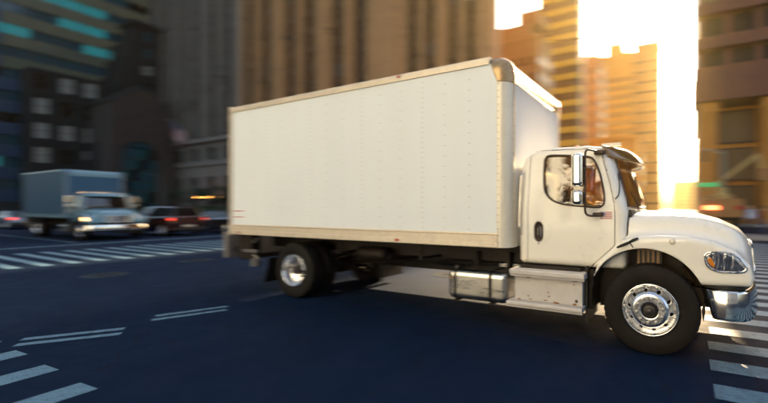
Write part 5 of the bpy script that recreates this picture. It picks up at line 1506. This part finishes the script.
# street-name sign and traffic signals on the far corner
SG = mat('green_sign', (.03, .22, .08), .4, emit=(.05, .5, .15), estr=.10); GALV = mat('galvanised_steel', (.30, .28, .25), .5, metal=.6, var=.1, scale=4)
t = thing('street_sign', (1.15, 26.5, 0), 'pole with a blank green street sign beyond the hood', 'sign')
MB().lathe([(0, 0), (.14, 0), (.14, .5), (.07, .6), (.06, 4.0), (0, 4.05)], 0, 0, 0, n=14, axis='z', closed=False).build('pole', GALV, t, angle=35)
MB().box(.08, 1.35, -.015, .015, 3.15, 3.45).build('sign_plate', SG, t, bevel=.004)
SIGY = mat('signal_housing', (.05, .045, .02), .5); RON = mat('signal_red', (.6, .04, .02), .3, emit=(1., .12, .04), estr=2.)
def signal(loc, rz, label, arm=5.5, h=6.2):
    t = thing('traffic_signal', loc, label, 'traffic light', 'traffic signals at the crossing', rz=rz)
    MB().lathe([(0, 0), (.24, 0), (.24, .15), (.14, .4), (.10, h), (0, h + .05)], 0, 0, 0, n=16, axis='z', closed=False).build('pole', GALV, t, angle=35)
    MB().tube([(0, 0, h - .3), (arm * .5, 0, h + .1), (arm, 0, h + .2)], [.08, .06, .045], 10).build('mast_arm', GALV, t, smooth=True)
    for ax in (arm - .3,):
        hs = MB().box(ax - .18, ax + .18, -.14, .14, h - 1.0, h + .1).build('signal_head', SIGY, t, bevel=.03)
        for q, mm in enumerate((RON, BLACKP, BLACKP)):
            MB().lathe([(0, -.02), (.12, 0), (.13, .01)], ax, -.15, h - .15 - q * .33, n=16, closed=False).build('lens', mm, hs, smooth=True)
            MB().prism([(.0, .15), (.0, .16), (-.22, .14), (-.22, .13)], ax - .15, ax + .15, 'x').build('visor', SIGY, hs) if False else MB().tube([(ax + .14 * math.cos(a), -.26, h - .15 - q * .33 + .14 * math.sin(a)) for a in np.linspace(.0, math.pi, 9)], .02, 6).build('visor', SIGY, hs, smooth=True)
signal((3.6, 37.6, .14), R(180), 'traffic signal with a red lamp at the corner below the red granite tower', arm=1.7, h=6.9)
signal((-25.4, 38.6, .14), 0, 'traffic signal on the corner below the limestone block')
# thin span wire across the cross street
t = thing('span_wire', (-12, 60, 0), 'thin dark wire spanning the bright sky gap of the cross street', 'wire')
MB().tube(curve_pts([(-8, 0, 30.5), (3, -3, 28.2), (15, -6, 29.2)], 6), .07, 6).build('cable', BLACKP, t)
MB().box(5.6, 6.2, -3.9, -3.3, 27.8, 28.5).build('junction_box', BLACKP, t, bevel=.04)

# ------------------------------------------------------------------ street trees and hedge in front of the limestone block
LEAF = mat('dark_leaf', (.030, .052, .022), .6, var=.45, scale=1.2); BARK = mat('bark', (.05, .038, .03), .9, bump=.5, bscale=20, var=.3)
def tree(loc, H, rc, seed, label):
    r = random.Random(seed)
    t = thing('street_tree', loc, label, 'tree', 'street trees before the limestone block')
    m = MB(); m.tube([(0, 0, 0), (.05, .03, H * .3), (.02, -.04, H * .55)], [.18, .13, .08], 10)
    cl = []
    for k in range(9):
        a = r.uniform(0, 6.28); e = r.uniform(.2, 1.3); L_ = rc * r.uniform(.5, 1.)
        p0 = Vector((0, 0, H * r.uniform(.32, .55))); p1 = p0 + Vector((math.cos(a) * math.cos(e) * L_, math.sin(a) * math.cos(e) * L_, math.sin(e) * L_ + .3))
        m.tube([p0, (p0 + p1) / 2 + Vector((0, 0, -.08)), p1], [.06, .04, .015], 6); cl.append((p1, r.uniform(.45, .75) * rc * .55))
    m.build('trunk', BARK, t, smooth=True)
    V = []; F = []
    for c, rr_ in cl:
        for q in range(230):
            d = Vector((r.gauss(0, 1), r.gauss(0, 1), r.gauss(0, .8))).normalized() * rr_ * (r.random() ** .5) * 1.25
            p = c + d; u = Vector((r.gauss(0, 1), r.gauss(0, 1), r.gauss(0, 1))).normalized() * .10; w = u.orthogonal().normalized() * .06
            n = len(V); V += [(p - u)[:], (p + w)[:], (p + u)[:], (p - w)[:]]; F.append((n, n + 1, n + 2, n + 3))
    mesh_obj('crown', V, F, LEAF, t, kind='stuff')
for i, (x, y, h) in enumerate(((-78, 38.4, 6.5), (-70, 38.6, 7.6), (-62.5, 38.3, 6.2), (-54, 38.5, 7.2), (-86, 38.4, 7.4), (-94, 38.5, 6.4))):
    tree((x, y, .14), h, 2.0 + (i % 3) * .3, i + 5, ['small dark tree second from the left kerb end, left of the box truck', 'tallest dark street tree, close left of the box truck', 'small dark tree hidden behind the rear of the box truck', 'rightmost dark street tree behind the box truck', 'tall dark tree by the lit awning', 'leftmost small dark tree below the flag'][i])
t = thing('planter_hedge', (-53, 21.5, .14), 'long dark clipped hedge in a stone planter on the median behind the waiting cars', 'hedge')
MB().box(-25, 25, -1.0, 1.0, 0, .45).build('planter', KERB, t, bevel=.03)
rs = random.Random(9); V = []; F = []
MB().box(-24.8, 24.8, -.72, .72, .44, 1.5).build('hedge_core', LEAF, t)
for q in range(15000):
    x = rs.uniform(-24.9, 24.9); side = rs.random()
    if side < .45: y, z = rs.choice((-1, 1)) * rs.uniform(.68, .86), rs.uniform(.45, 1.6)
    else: y, z = rs.uniform(-.8, .8), 1.45 + rs.uniform(0, .22) + .12 * math.sin(x * 1.7)
    u = Vector((rs.gauss(0, 1), rs.gauss(0, 1), rs.gauss(0, 1))).normalized() * .08; w = u.orthogonal().normalized() * .05; p = Vector((x, y, z)); n = len(V)
    V += [(p - u)[:], (p + w)[:], (p + u)[:], (p - w)[:]]; F.append((n, n + 1, n + 2, n + 3))
mesh_obj('foliage', V, F, LEAF, t, kind='stuff')
# litter bin and hydrant near the left pavement
t = thing('fire_hydrant', (-40, 38.4, .14), 'dark fire hydrant on the pavement before the limestone block', 'hydrant')
MB().lathe([(0, 0), (.2, 0), (.2, .06), (.13, .1), (.13, .5), (.16, .52), (.16, .56), (.12, .66), (.04, .74), (0, .75)], 0, 0, 0, n=16, axis='z', closed=False).build('barrel', CMAR, t, angle=35)
MB().cyl((-.22, 0, .4), (.22, 0, .4), .05, 10).build('nozzle', CMAR, t)

# ------------------------------------------------------------------ lamp posts, litter bins, road patches
def lamp_post(loc, rz, label):
    t = thing('street_lamp', loc, label, 'street lamp', 'street lamps along the avenue', rz=rz)
    MB().lathe([(0, 0), (.2, 0), (.2, .3), (.11, .5), (.08, 8.0), (0, 8.05)], 0, 0, 0, n=14, axis='z', closed=False).build('pole', GALV, t, angle=35)
    MB().tube(curve_pts([(0, 0, 7.7), (.7, 0, 8.5), (2.0, 0, 8.8)], 5), [.055] * 11, 8).build('arm', GALV, t, smooth=True)
    h = MB().lathe([(0, .12), (.16, .10), (.24, 0), (.2, -.05), (0, -.06)], 2.2, 0, 8.78, n=16, axis='z', closed=False).build('lamp_head', SIGY, t, smooth=True)
lamp_post((-47, 38.2, .14), R(-90), 'tall street lamp on the far pavement, hidden partly by the box truck')
lamp_post((-101, 38.2, .14), R(-90), 'tall street lamp on the far pavement left of the flag')
lamp_post((14, 20.2, .14), R(-90), 'tall street lamp on the right traffic island')
for i, (x, y) in enumerate(((-83, 38.3), (2.3, 37.4))):
    t = thing('litter_bin', (x, y, .14), ['dark wire litter bin on the pavement by the grey limestone block', 'dark wire litter bin at the foot of the red granite tower'][i], 'litter bin')
    MB().lathe([(.0, 0), (.24, 0), (.30, .9), (.32, .92), (.28, .92), (.22, .1)], 0, 0, 0, n=18, axis='z', closed=False).build('basket', SIGY, t, angle=35)
    MB().lathe([(.27, .80), (.31, .80), (.32, .88), (.27, .88)], 0, 0, 0, n=18, axis='z').build('rim_band', GALV, t, angle=35)
PATCH = asphalt('asphalt_patch', (.0005, .0035, .010), (.0010, .0055, .015))
for P in ([(-14.2, 4.5), (-9.0, 5.1), (-9.2, 6.3), (-14.4, 5.8)],):
    sheet('asphalt_patch', P, .0035, PATCH, kind='structure')
# ------------------------------------------------------------------ air
hz = MB().box(-190, 160, -60, 470, -1.0, 97.5).build('haze', None, None, kind='stuff')
hm = bpy.data.materials.new('haze_air'); hm.use_nodes = True; nt = hm.node_tree
nt.nodes.remove(nt.nodes['Principled BSDF'])
pv = nt.nodes.new('ShaderNodeVolumePrincipled'); pv.inputs['Color'].default_value = (1.0, .80, .36, 1)
pv.inputs['Density'].default_value = HAZE; pv.inputs['Anisotropy'].default_value = .71
nt.links.new(pv.outputs[0], nt.nodes['Material Output'].inputs['Volume'])
hz.data.materials.clear(); hz.data.materials.append(hm)
